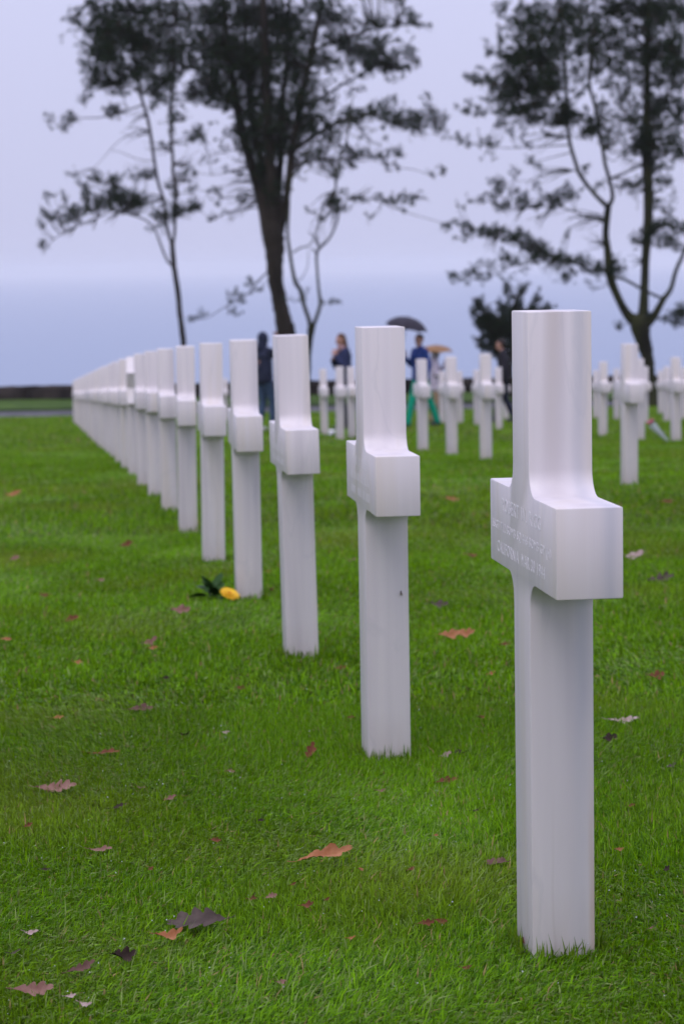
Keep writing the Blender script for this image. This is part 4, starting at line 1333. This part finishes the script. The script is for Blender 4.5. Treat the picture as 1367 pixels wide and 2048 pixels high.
for (px, py, sz, c, r) in ((890, 1527, 22, 'pale', 10), (913, 1521, 22, 'dark', 40), (930, 1521, 16, 'dark', 0), (505, 1820, 34, 'red', -55), (541, 1815, 28, 'pink', 35), (615, 1834, 32, 'red', -25), (652, 1822, 20, 'red', 60),
                           (850, 1869, 34, 'red', 5), (880, 1866, 26, 'red', -8), (1043, 1906, 36, 'red', 60), (1172, 1918, 24, 'red', 30), (297, 1298, 34, 'pink', 25), (305, 1308, 20, 'orange', 0), (50, 1354, 28, 'purple', -15),
                           (155, 1338, 20, 'orange', 10), (252, 1098, 28, 'red', 0), (25, 995, 34, 'orange', 8), (28, 1126, 22, 'pink', 40), (140, 1250, 34, 'red', 5), (360, 1232, 40, 'pink', -3), (12, 1290, 22, 'orange', 15),
                           (678, 1351, 28, 'red', 10), (582, 1318, 26, 'dark', 15), (608, 1314, 20, 'dark', 25), (541, 1190, 20, 'red', 80), (537, 1152, 14, 'orange', 0), (1106, 1066, 30, 'orange', 0), (875, 1220, 36, 'grey', 0),
                           (1316, 1169, 56, 'grey', 5), (1262, 1122, 40, 'pale', 8), (340, 1615, 24, 'pink', 30), (235, 1632, 34, 'dark', 15), (55, 1671, 20, 'red', 40), (1005, 1302, 20, 'red', 0), (980, 1362, 20, 'orange', 0),
                           (900, 1005, 30, 'orange', 0), (1050, 1130, 18, 'red', 10), (1340, 1550, 24, 'grey', 40), (1235, 1720, 20, 'orange', 30), (460, 1560, 18, 'pink', 20), (720, 1760, 18, 'orange', 60), (585, 1790, 14, 'red', 30),
                           (450, 1480, 16, 'pale', 10), (700, 1450, 16, 'red', 0), (60, 1890, 30, 'pale', 15), (30, 1930, 26, 'grey', 5), (870, 1690, 14, 'orange', 30), (1300, 1880, 14, 'pink', 20), (430, 1700, 22, 'red', 15), (520, 1660, 18, 'dark', 40), (300, 1760, 20, 'red', 70), (90, 1760, 22, 'dark', 20), (760, 1600, 20, 'pink', 10),
                           (820, 1760, 22, 'red', 50), (950, 1640, 20, 'dark', 15), (700, 1900, 20, 'orange', 25), (930, 1960, 22, 'red', 5), (560, 1990, 24, 'pink', 40), (1260, 1630, 20, 'red', 20), (1330, 1760, 22, 'dark', 60), (480, 1390, 20, 'red', 10),
                           (90, 1200, 24, 'red', 5), (200, 1170, 20, 'pink', 20), (330, 1370, 18, 'dark', 0), (940, 1120, 24, 'red', 15), (1150, 980, 26, 'orange', 0), (1330, 1010, 28, 'red', 10), (700, 1130, 22, 'pink', 5), (960, 1450, 18, 'red', 35)):
    leaf(px, py, sz, c, r, (random.uniform(15, 45), random.uniform(-15, 15)), 0.020, random.uniform(.4, .75), random.choice((2, 3, 4)), random.uniform(.05, .35), random.uniform(.2, .6), random.uniform(0, .8))


# ------------------------------------------------------------------ flowers
M['yellow'] = mat('yellow_petal', (0.80, 0.48, 0.02), 0.5, 0.3)
M['amber'] = mat('flower_eye', (0.55, 0.22, 0.01), 0.7, 0.2)
M['dark_leaf'] = mat('bouquet_leaf', (0.022, 0.062, 0.010), 0.6, 0.15)
M['stem'] = mat('flower_stem', (0.06, 0.16, 0.04), 0.5, 0.3)
M['pinkp'] = mat('pink_petal', (0.75, 0.22, 0.38), 0.5, 0.3)
M['whitep'] = mat('white_petal', (0.8, 0.78, 0.82), 0.5, 0.3)
M['film'] = mat('clear_wrap', (0.75, 0.80, 0.86), 0.18, 0.5, Alpha=0.6)


def petal_ring(n, r0, r1, wd, z0, lift, sag=0.0):
    V, Fc_ = [], []
    for k in range(n):
        a = 2 * math.pi * (k + random.uniform(-.15, .15)) / n
        c_, s_ = math.cos(a), math.sin(a)
        rr = r1 * random.uniform(.92, 1.05)
        rows = []
        for j, t_ in enumerate((0, .3, .6, .85, 1.0)):
            r = r0 + (rr - r0) * t_
            w = wd * (0.35, .8, 1.0, .75, .12)[j] * .5
            z_ = z0 + lift * t_ - sag * t_ * t_
            for sgn in (-1, 1):
                V.append((r * c_ - sgn * w * s_, r * s_ + sgn * w * c_, z_ + 0.001 * random.random()))
        b0 = len(V) - 10
        for j in range(4):
            Fc_.append((b0 + 2 * j, b0 + 2 * j + 1, b0 + 2 * j + 3, b0 + 2 * j + 2))
    return V, Fc_


def blade_leaf(L, wd, bend):
    V, Fc_ = [], []
    for i in range(7):
        t_ = i / 6
        w = wd * math.sin(math.pi * (0.08 + 0.9 * t_)) * .5
        x_ = L * t_; z_ = -bend * L * t_ * t_
        V += [(x_, -w, z_ + .15 * w), (x_, 0, z_), (x_, w, z_ + .15 * w)]
    for i in range(6):
        for k in range(2):
            a = i * 3 + k
            Fc_.append((a, a + 1, a + 4, a + 3))
    return mesh_from('leaf', V, Fc_, True)


p = on_ground(459, 1205)
bq = empty('gerbera_bouquet', (p.x, p.y, ground(p.y)))
tag(bq, 'single yellow gerbera with dark green leaves laid at the foot of a cross', 'flower')
fh = empty('flower_head', (0, 0, 0)); fh.parent = bq
fh.location = (0.0, -0.005, 0.034); fh.rotation_euler = (math.radians(24), math.radians(16), math.radians(10))
for (n, r0, r1, wd, z0, lf) in ((26, .006, .044, .0095, 0, .004), (22, .005, .036, .009, .003, .006), (16, .004, .023, .007, .006, .007)):
    V, Fc_ = petal_ring(n, r0, r1, wd, z0, lf)
    link('petals', mesh_from('petals', V, Fc_, True), M['yellow'], fh)
bm = bmesh.new(); bmesh.ops.create_uvsphere(bm, u_segments=14, v_segments=8, radius=.0105, matrix=Matrix.Translation((0, 0, .006)) @ Matrix.Diagonal((1, 1, .6, 1)))
link('eye', bm_mesh(bm, 'eye', 60), M['amber'], fh)
V, Fc_ = [], []
tube(V, Fc_, spline([(0, 0, .034), (-.03, .04, .03), (-.09, .08, .015)], 5), [.0025] * 11, 6)
link('stem', mesh_from('stem', V, Fc_, True), M['stem'], bq)
lm = blade_leaf(.085, .036, .35)
for k in range(20):
    o = link('leaf', lm, M['dark_leaf'], bq)
    o.location = (-.062 + random.gauss(0, .016), .05 + random.gauss(0, .015), .016 + .03 * random.random())
    o.rotation_euler = (random.gauss(0, .5), -random.uniform(.3, 1.2), random.uniform(.6, 5.2))

p = at(1334, 886, F * CH / 168)
gz = ground(p.y)
pb = empty('pink_bouquet', (p.x, p.y - .05, gz))
tag(pb, 'pink flowers in a clear wrapped cone leaning out from the foot of a cross', 'bouquet')
ax = Vector((-0.235, -0.03, 0.245)).normalized()
q = ax.to_track_quat('Z', 'Y').to_matrix().to_4x4()
V, Fc_ = [], []
pts = [q @ Vector((0, 0, z_)) for z_ in (-.03, .08, .2, .31)]
tube(V, Fc_, [tuple(v) for v in pts], (.012, .022, .036, .05), 12, 0.1, cap=False)
link('wrap', mesh_from('wrap', V, Fc_, True), M['film'], pb)
for k in range(5):
    e_ = q @ Vector((random.gauss(0, .018), random.gauss(0, .018), .32 + random.gauss(0, .012)))
    V, Fc_ = [], []
    tube(V, Fc_, spline([(0, 0, 0), tuple(e_ * .5), tuple(e_)], 4), [.003] * 9, 6)
    link('stem', mesh_from('stem', V, Fc_, True), M['stem'], pb)
    V, Fc_ = [], []
    for lay in range(3):
        v2, f2 = petal_ring(9, .003, .03 - .006 * lay, .017, .004 * lay, .014 + .006 * lay)
        off = len(V); V += v2; Fc_ += [tuple(i + off for i in f) for f in f2]
    o = link('flower_head', mesh_from('flower_head', V, Fc_, True), M['pinkp'], pb)
    o.location = e_
    o.rotation_euler = (q @ Matrix.Rotation(random.uniform(0, 6), 4, 'Z')).to_euler()
o = link('green_leaf', blade_leaf(.3, .03, .1), M['stem'], pb)
o.rotation_euler = (0, math.radians(-60), math.radians(195))

p = at(664, 866, F * CH / 140)
wb = empty('white_bouquet', (p.x, p.y, ground(p.y)))
tag(wb, 'small bunch of white flowers on the ground between two distant crosses', 'bouquet')
for k in range(6):
    e_ = Vector((random.gauss(0, .035), random.gauss(0, .03), .05 + .05 * random.random()))
    V, Fc_ = petal_ring(11, .004, .035, .018, 0, .016)
    o = link('flower_head', mesh_from('flower_head', V, Fc_, True), M['whitep'], wb); o.location = e_
    o.rotation_euler = (random.gauss(.3, .4), random.gauss(0, .4), 0)
    V, Fc_ = [], []
    tube(V, Fc_, spline([(e_.x * .3 + .02, .03, -.01), tuple(e_)], 3), [.003] * 4, 5)
    link('stem', mesh_from('stem', V, Fc_, True), M['stem'], wb)


# ------------------------------------------------------------------ people
def capsules_mesh(name, caps, voxel, smooth=4):
    """union of tapered capsules -> one closed skin. caps: (p0, r0, p1, r1)"""
    bm = bmesh.new()
    for (p0, r0, p1, r1) in caps:
        sub = bmesh.new()
        for (p_, r_) in ((p0, r0), (p1, r1)):
            if not isinstance(r_, (tuple, list)):
                r_ = (r_, r_, r_)
            bmesh.ops.create_icosphere(sub, subdivisions=2, radius=1.0, matrix=Matrix.Translation(p_) @ Matrix.Diagonal((*r_, 1)))
        h = bmesh.ops.convex_hull(sub, input=sub.verts[:])
        bmesh.ops.delete(sub, geom=[g for g in h['geom_interior'] if isinstance(g, bmesh.types.BMVert)], context='VERTS')
        tmp = bpy.data.meshes.new('tmp'); sub.to_mesh(tmp); sub.free()
        bm.from_mesh(tmp); bpy.data.meshes.remove(tmp)
    me = bpy.data.meshes.new('tmp'); bm.to_mesh(me); bm.free()
    ob = bpy.data.objects.new('tmp', me); COL.objects.link(ob)
    md = ob.modifiers.new('r', 'REMESH'); md.mode = 'VOXEL'; md.voxel_size = voxel
    ms_ = ob.modifiers.new('s', 'SMOOTH'); ms_.iterations = smooth; ms_.factor = 0.5
    dg = bpy.context.evaluated_depsgraph_get()
    res = bpy.data.meshes.new_from_object(ob.evaluated_get(dg))
    bpy.data.objects.remove(ob); bpy.data.meshes.remove(me)
    res.name = name
    res.shade_smooth()
    return res


def cloth(name, c, rough=.85, var=.25):
    mm_ = mat(name, c, rough, .2)
    noise_color(mm_, tuple(v * (1 - var) for v in c), tuple(min(1, v * (1 + var)) for v in c), scale=9, detail=4, bump=.01, bump_scale=14)
    return mm_


M['skin'] = mat('skin', (0.50, 0.27, 0.20), .5, .35)
M['eye'] = mat('eye_dark', (0.03, 0.02, 0.02), .3)
M['lips'] = mat('lips', (0.42, 0.15, 0.13), .5)


def hand_caps(wrist, d, palm_n, s):
    """palm plus five bent fingers; d = direction of the hand, palm_n = direction the palm faces"""
    d = d.normalized(); palm_n = (palm_n - d * palm_n.dot(d)).normalized(); side = d.cross(palm_n)
    caps = [(wrist, .024 * s, wrist + d * .045 * s, .030 * s), (wrist + d * .03 * s + side * .018 * s, .018 * s, wrist + d * .085 * s + side * .024 * s, .015 * s),
            (wrist + d * .03 * s - side * .018 * s, .018 * s, wrist + d * .08 * s - side * .024 * s, .015 * s)]
    fing = []
    for k, (o_, l_) in enumerate(((.030, .072), (.010, .080), (-.011, .074), (-.031, .058))):
        b0 = wrist + (d * .085 + side * o_) * s
        b1 = b0 + (d * .6 + palm_n * .3).normalized() * l_ * .55 * s
        b2 = b1 + (d * .4 + palm_n * .8).normalized() * l_ * .5 * s
        fing.append((b0, b1, b2))
    b0 = wrist + (d * .025 + side * .03) * s
    b1 = b0 + (d * .5 + side * .6 + palm_n * .3).normalized() * .04 * s
    b2 = b1 + (d * .8 + side * .1 + palm_n * .4).normalized() * .032 * s
    fing.append((b0, b1, b2))
    return caps, fing


def person(label, X, Y, height, heading, jacket_c, trouser_c, shoe_c, hair, hair_c, feet_pos, arms, head_turn=0.0,
           head_tilt=0.0, hood=False, long_hair=False, coat=0.0, lean=0.0, scarf=None, hood_c=None):
    """local frame: +y forward, +x right. feet_pos: ((x,y,lift) left, right). arms: ((elbow),(hand),(hand dir)) left, right"""
    s = height / 1.75
    root = empty('person', (X, Y, ground(Y)), heading)
    tag(root, label, 'person', 'visitors walking among the graves')
    v = lambda x_, y_, z_: Vector((x_, y_ + lean * max(0, z_ - .9), z_)) * s
    hipz = .93
    hips = [v(-.09, 0, hipz), v(.09, 0, hipz)]
    ank = [v(f[0], f[1], .085 + f[2]) for f in feet_pos]
    knees = []
    for h_, a_ in zip(hips, ank):
        mid = (h_ + a_) / 2
        full = .86 * s
        dd = (h_ - a_).length
        bend = math.sqrt(max(0, (full / 2) ** 2 - (dd / 2) ** 2)) if dd < full else 0
        knees.append(mid + Vector((0, min(bend, .25 * s) + .015, 0)))
    sh = [v(-.175, 0, 1.425), v(.175, 0, 1.425)]
    caps = []
    # body under the clothes
    for h_, k_, a_ in zip(hips, knees, ank):
        caps += [(h_, .078 * s, k_, .05 * s), (k_, .05 * s, a_, .036 * s)]
    caps += [(v(-.06, 0, .97), .10 * s, v(.06, 0, .97), .10 * s), (v(-.05, 0, 1.1), .095 * s, v(.05, 0, 1.1), .095 * s), (v(-.08, .0, 1.32), .10 * s, v(.08, 0, 1.32), .10 * s),
             (v(0, 0, 1.0), .1 * s, v(0, 0, 1.3), .1 * s), (v(-.16, 0, 1.42), .05 * s, v(.16, 0, 1.42), .05 * s), (v(0, -.01, 1.40), .058 * s, v(0, .012, 1.53), .052 * s)]
    fingers = []
    for i, (el, ha, hd, pn) in enumerate(arms):
        e_, h_ = v(*el), v(*ha)
        caps += [(sh[i], .047 * s, e_, .038 * s), (e_, .037 * s, h_, .025 * s)]
        hc, fg = hand_caps(h_, Vector(hd), Vector(pn), s)
        caps += hc; fingers += fg
    # head
    Rm = Matrix.Rotation(head_turn, 3, 'Z') @ Matrix.Rotation(head_tilt, 3, 'X')
    hc0 = v(0, .02, 1.53)
    H = lambda x_, y_, z_: hc0 + (Rm @ Vector((x_, y_, z_))) * s
    caps += [(H(0, -.008, .125), (.074 * s, .088 * s, .088 * s), H(0, -.012, .12), (.072 * s, .085 * s, .085 * s)),
             (H(0, .02, .075), (.056 * s, .062 * s, .05 * s), H(0, .045, .022), (.034 * s, .034 * s, .026 * s)),
             (H(0, .083, .105), .010 * s, H(0, .108, .072), .0135 * s),
             (H(-.076, -.008, .085), (.008 * s, .02 * s, .03 * s), H(-.078, -.012, .10), (.008 * s, .022 * s, .026 * s)),
             (H(.076, -.008, .085), (.008 * s, .02 * s, .03 * s), H(.078, -.012, .10), (.008 * s, .022 * s, .026 * s)),
             (H(-.045, .06, .13), .013 * s, H(.045, .06, .13), .013 * s)]
    me = capsules_mesh('body', caps, .0135, 3)
    bm = bmesh.new(); bm.from_mesh(me)
    for (b0, b1, b2) in fingers:
        V, Fc_ = [], []
        tube(V, Fc_, [tuple(b0), tuple(b1), tuple((b1 + b2) / 2), tuple(b2)], [.0092 * s, .0085 * s, .008 * s, .006 * s], 6)
        vs = [bm.verts.new(tuple(q_)) for q_ in V]
        for f_ in Fc_:
            bm.faces.new([vs[i] for i in f_])
    me2 = bm_mesh(bm, 'body'); me2.shade_smooth(); bpy.data.meshes.remove(me)
    body = link('body', me2, M['skin'], root)
    for sx in (-1, 1):
        b3 = bmesh.new(); bmesh.ops.create_uvsphere(b3, u_segments=8, v_segments=6, radius=.011 * s, matrix=Matrix.Translation(H(sx * .032, .073, .108)))
        link('eye', bm_mesh(b3, 'eye', 60), M['eye'], body)
    b3 = bmesh.new(); bmesh.ops.create_uvsphere(b3, u_segments=10, v_segments=6, radius=1, matrix=Matrix.Translation(H(0, .078, .038)) @ Matrix.Rotation(head_turn, 4, 'Z') @ Matrix.Diagonal((.022 * s, .008 * s, .007 * s, 1)))
    link('mouth', bm_mesh(b3, 'mouth', 60), M['lips'], body)
    # jacket
    j = [(v(-.09, 0, 1.33), (.115 * s, .125 * s, .12 * s), v(.09, 0, 1.33), (.115 * s, .125 * s, .12 * s)), (v(-.07, 0, 1.12), .125 * s, v(.07, 0, 1.12), .125 * s), (v(-.08, 0, .93 - coat), .125 * s, v(.08, 0, .93 - coat), .125 * s),
         (v(-.07, 0, 1.0), .125 * s, v(-.08, 0, 1.33), .11 * s), (v(.07, 0, 1.0), .125 * s, v(.08, 0, 1.33), .11 * s), (v(-.08, 0, .93 - coat), .125 * s, v(-.07, 0, 1.12), .12 * s), (v(.08, 0, .93 - coat), .125 * s, v(.07, 0, 1.12), .12 * s),
         (v(-.165, 0, 1.425), .07 * s, v(.165, 0, 1.425), .07 * s), (v(0, -.012, 1.43), .085 * s, v(0, -.01, 1.485), .075 * s)]
    for i, (el, ha, hd, pn) in enumerate(arms):
        e_, h_ = v(*el), v(*ha)
        j += [(sh[i], .068 * s, e_, .06 * s), (e_, .06 * s, e_ + (h_ - e_) * .96, .046 * s)]
    jk = link('jacket', capsules_mesh('jacket', j, .016, 4), jacket_c, root)
    # trousers
    tcaps = [(v(-.06, 0, .95), .118 * s, v(.06, 0, .95), .118 * s)]
    for h_, k_, a_ in zip(hips, knees, ank):
        tcaps += [(h_, .1 * s, k_, .072 * s), (k_, .072 * s, a_ + Vector((0, 0, -.01)), .062 * s)]
    link('trousers', capsules_mesh('trousers', tcaps, .016, 4), trouser_c, root)
    for a_, f_ in zip(ank, feet_pos):
        z_ = (.04 + f_[2]) * s
        sc_ = [(Vector((a_.x, a_.y - .03 * s, z_)), .046 * s, Vector((a_.x, a_.y + .14 * s, z_ - .008 * s)), .036 * s), (Vector((a_.x, a_.y - .02, z_)), .046 * s, a_, .046 * s)]
        link('shoe', capsules_mesh('shoe', sc_, .012, 2), shoe_c, root)
    # hair or hood
    if hood:
        hcps = [(H(0, -.02, .13), (.095 * s, .105 * s, .112 * s), H(0, -.01, .07), (.095 * s, .095 * s, .10 * s)), (H(0, -.03, .05), .09 * s, v(0, -.02, 1.46), .10 * s)]
        link('hood', capsules_mesh('hood', hcps, .014, 3), hood_c or jacket_c, jk)
    else:
        hcps = [(H(0, -.028, .15), (.082 * s, .088 * s, .078 * s), H(0, -.04, .10), (.08 * s, .07 * s, .07 * s))]
        if long_hair:
            hcps += [(H(-.05, -.04, .1), .045 * s, v(-.07, -.03, 1.36), .035 * s), (H(.05, -.04, .1), .045 * s, v(.07, -.03, 1.36), .035 * s), (H(0, -.06, .1), .06 * s, v(0, -.07, 1.34), .055 * s)]
        link('hair', capsules_mesh('hair', hcps, .012, 2), hair_c, body)
    if scarf:
        link('scarf', capsules_mesh('scarf', [(v(-.03, .02, 1.49), .075 * s, v(.03, .03, 1.48), .075 * s), (v(.03, .09, 1.45), .04 * s, v(.045, .12, 1.28), .03 * s)], .014, 3), scarf, root)
    return root


def foot_x(px, Y):
    p2 = Vector((0, Y, ground(Y)))
    for _ in range(4):
        d = p2 - CAM
        p2.x += (px - (W / 2 + F * d.dot(_r) / d.dot(_f))) / F * Y
    return p2.x


navy = cloth('navy_rain_jacket', (0.018, 0.022, 0.045))
dkblue = cloth('navy_jacket', (0.022, 0.028, 0.075))
blue = cloth('blue_jacket', (0.025, 0.055, 0.22))
black = cloth('black_jacket', (0.018, 0.016, 0.022))
lilac = cloth('lilac_raincoat', (0.52, 0.46, 0.55))
jeans = cloth('blue_jeans', (0.045, 0.075, 0.13))
green = cloth('green_trousers', (0.004, 0.27, 0.16))
tan = cloth('tan_trousers', (0.30, 0.21, 0.13))
dark = cloth('dark_trousers', (0.015, 0.017, 0.035))
white_shoe = mat('white_shoe', (0.7, 0.66, 0.68), .5)
dark_shoe = mat('dark_shoe', (0.02, 0.02, 0.025), .4)
brown_hair = cloth('brown_hair', (0.10, 0.045, 0.022), .5)
black_hair = cloth('dark_hair', (0.022, 0.014, 0.012), .5)
pink_scarf = cloth('pinkish_scarf', (0.36, 0.22, 0.22))

DOWN = lambda sx: ((sx * .25, -.03, 1.15), (sx * .26, .06, .90), (0, .1, -1), (-sx, 0, 0))
R90 = math.radians(-90)     # heading: local +y turned to world +x (walking to the right)
# hooded person, facing right, one hand raised
person('person in dark navy hooded jacket, jeans and white shoes raising one hand', foot_x(529, 41), 41, 1.77, math.radians(-48), navy, jeans, white_shoe, None, black_hair,
       ((-.09, -.06, 0), (.09, .12, 0)), (DOWN(-1), ((.20, .30, 1.25), (.10, .25, 1.62), (-.1, -.1, 1), (0, -1, 0))), hood=True)
# long-haired woman, facing left
person('long haired woman in navy jacket and dark trousers with hands near her chin', foot_x(690, 41.5), 41.5, 1.74, math.radians(112), dkblue, dark, dark_shoe, True, brown_hair,
       ((-.09, .10, 0), (.09, -.10, 0)), (((-.23, .06, 1.13), (-.06, .19, 1.34), (.3, -.1, 1), (1, 0, 0)), ((.23, .06, 1.13), (.04, .2, 1.26), (-.6, .1, .6), (-1, 0, 0))), long_hair=True,
       scarf=pink_scarf, head_tilt=math.radians(-14), lean=.03)
# walker in green trousers with black umbrella
P3X = foot_x(842, 42)
person('walker in blue jacket and bright green trousers under a black umbrella', P3X, 42, 1.72, math.radians(122), blue, green, dark_shoe, True, black_hair,
       ((-.10, -.30, .02), (.10, .24, 0)), (((-.215, -.04, 1.15), (-.21, .03, .91), (0, .1, -1), (1, 0, 0)), ((.24, .04, 1.17), (.20, .22, 1.30), (0, .1, 1), (-1, 0, 0))), head_turn=math.radians(25), lean=.02)
# person in lilac raincoat under tan umbrella
person('person in pale lilac hooded raincoat and tan trousers under a tan umbrella', foot_x(871, 48), 48, 1.56, math.radians(-95), lilac, tan, dark_shoe, None, black_hair,
       ((-.09, .10, 0), (.09, -.10, 0)), (((-.24, .06, 1.16), (-.12, .22, 1.32), (.1, .1, 1), (1, 0, 0)), ((.25, .04, 1.15), (.2, .26, 1.12), (0, .6, .5), (-1, 0, 0))), hood=True, coat=.12)
# walker in black
person('dark haired walker in black jacket half hidden by the streaked cross', foot_x(1008, 45), 45, 1.66, math.radians(82), black, dark, dark_shoe, True, black_hair,
       ((-.09, .20, 0), (.09, -.20, .02)), (DOWN(-1), DOWN(1)), lean=.05, head_tilt=math.radians(-12))


def umbrella(label, canopy_c, top, axis, radius, depth, pole_len, frame_c, rot=0.0):
    """top = world point of the crown; axis points up through the pole"""
    axis = Vector(axis).normalized()
    root = empty('umbrella', top)
    root.rotation_euler = (axis.to_track_quat('Z', 'Y').to_matrix() @ Matrix.Rotation(rot, 3, 'Z')).to_euler()
    tag(root, label, 'umbrella')
    n = 8
    rings = 7
    V, Fc_ = [(0, 0, 0)], []
    seg = n * 4
    for i in range(1, rings + 1):
        t_ = i / rings
        for k in range(seg):
            a = 2 * math.pi * k / seg
            f_ = (k % 4) / 4
            sag = math.sin(math.pi * f_)
            r = radius * math.sin(t_ * 1.25) / math.sin(1.25) * (1 - 0.07 * sag * t_)
            z_ = -depth * (1 - math.cos(t_ * 1.25)) / (1 - math.cos(1.25)) + 0.05 * radius * sag * t_ * t_
            V.append((r * math.cos(a), r * math.sin(a), z_))
    for k in range(seg):
        Fc_.append((0, 1 + k, 1 + (k + 1) % seg))
    for i in range(rings - 1):
        for k in range(seg):
            a = 1 + i * seg + k; b_ = 1 + i * seg + (k + 1) % seg
            Fc_.append((a, a + seg, b_ + seg, b_))
    link('canopy', mesh_from('canopy', V, Fc_, True), canopy_c, root)
    for k in range(n):
        a = 2 * math.pi * k / n
        pts = []
        for t_ in np.linspace(0.05, 1.02, 6):
            r = radius * math.sin(t_ * 1.25) / math.sin(1.25); z_ = -depth * (1 - math.cos(t_ * 1.25)) / (1 - math.cos(1.25)) - .004
            pts.append((r * math.cos(a), r * math.sin(a), z_))
        V, Fc_ = [], []
        tube(V, Fc_, pts, [.0025] * 6, 5)
        link('rib', mesh_from('rib', V, Fc_), frame_c, root)
    V, Fc_ = [], []
    tube(V, Fc_, [(0, 0, .05), (0, 0, -.3), (0, 0, -pole_len)], [.004, .006, .006], 8)
    link('pole', mesh_from('pole', V, Fc_, True), frame_c, root)
    V, Fc_ = [], []
    hp = [(0, 0, -pole_len + .02), (0, 0, -pole_len - .08), (.02, 0, -pole_len - .115), (.05, 0, -pole_len - .11), (.06, 0, -pole_len - .08)]
    tube(V, Fc_, spline(hp, 4), [.012] * 17, 8)
    link('handle', mesh_from('handle', V, Fc_, True), frame_c, root)


M['frame'] = mat('umbrella_frame', (0.05, 0.05, 0.055), .35, Metallic=0.8)
umbrella('black umbrella tilted over the walker in green trousers', cloth('black_umbrella_cloth', (0.026, 0.022, 0.034), .6), at(816, 634, 41.75), (.20, -.08, 1), .40, .21, .70, M['frame'], .2)
umbrella('tan umbrella held level behind the walker in green trousers', cloth('tan_umbrella_cloth', (0.25, 0.135, 0.06), .6), at(872, 690, 47.9), (.03, -.02, 1), .36, .14, .62, M['frame'], .1)
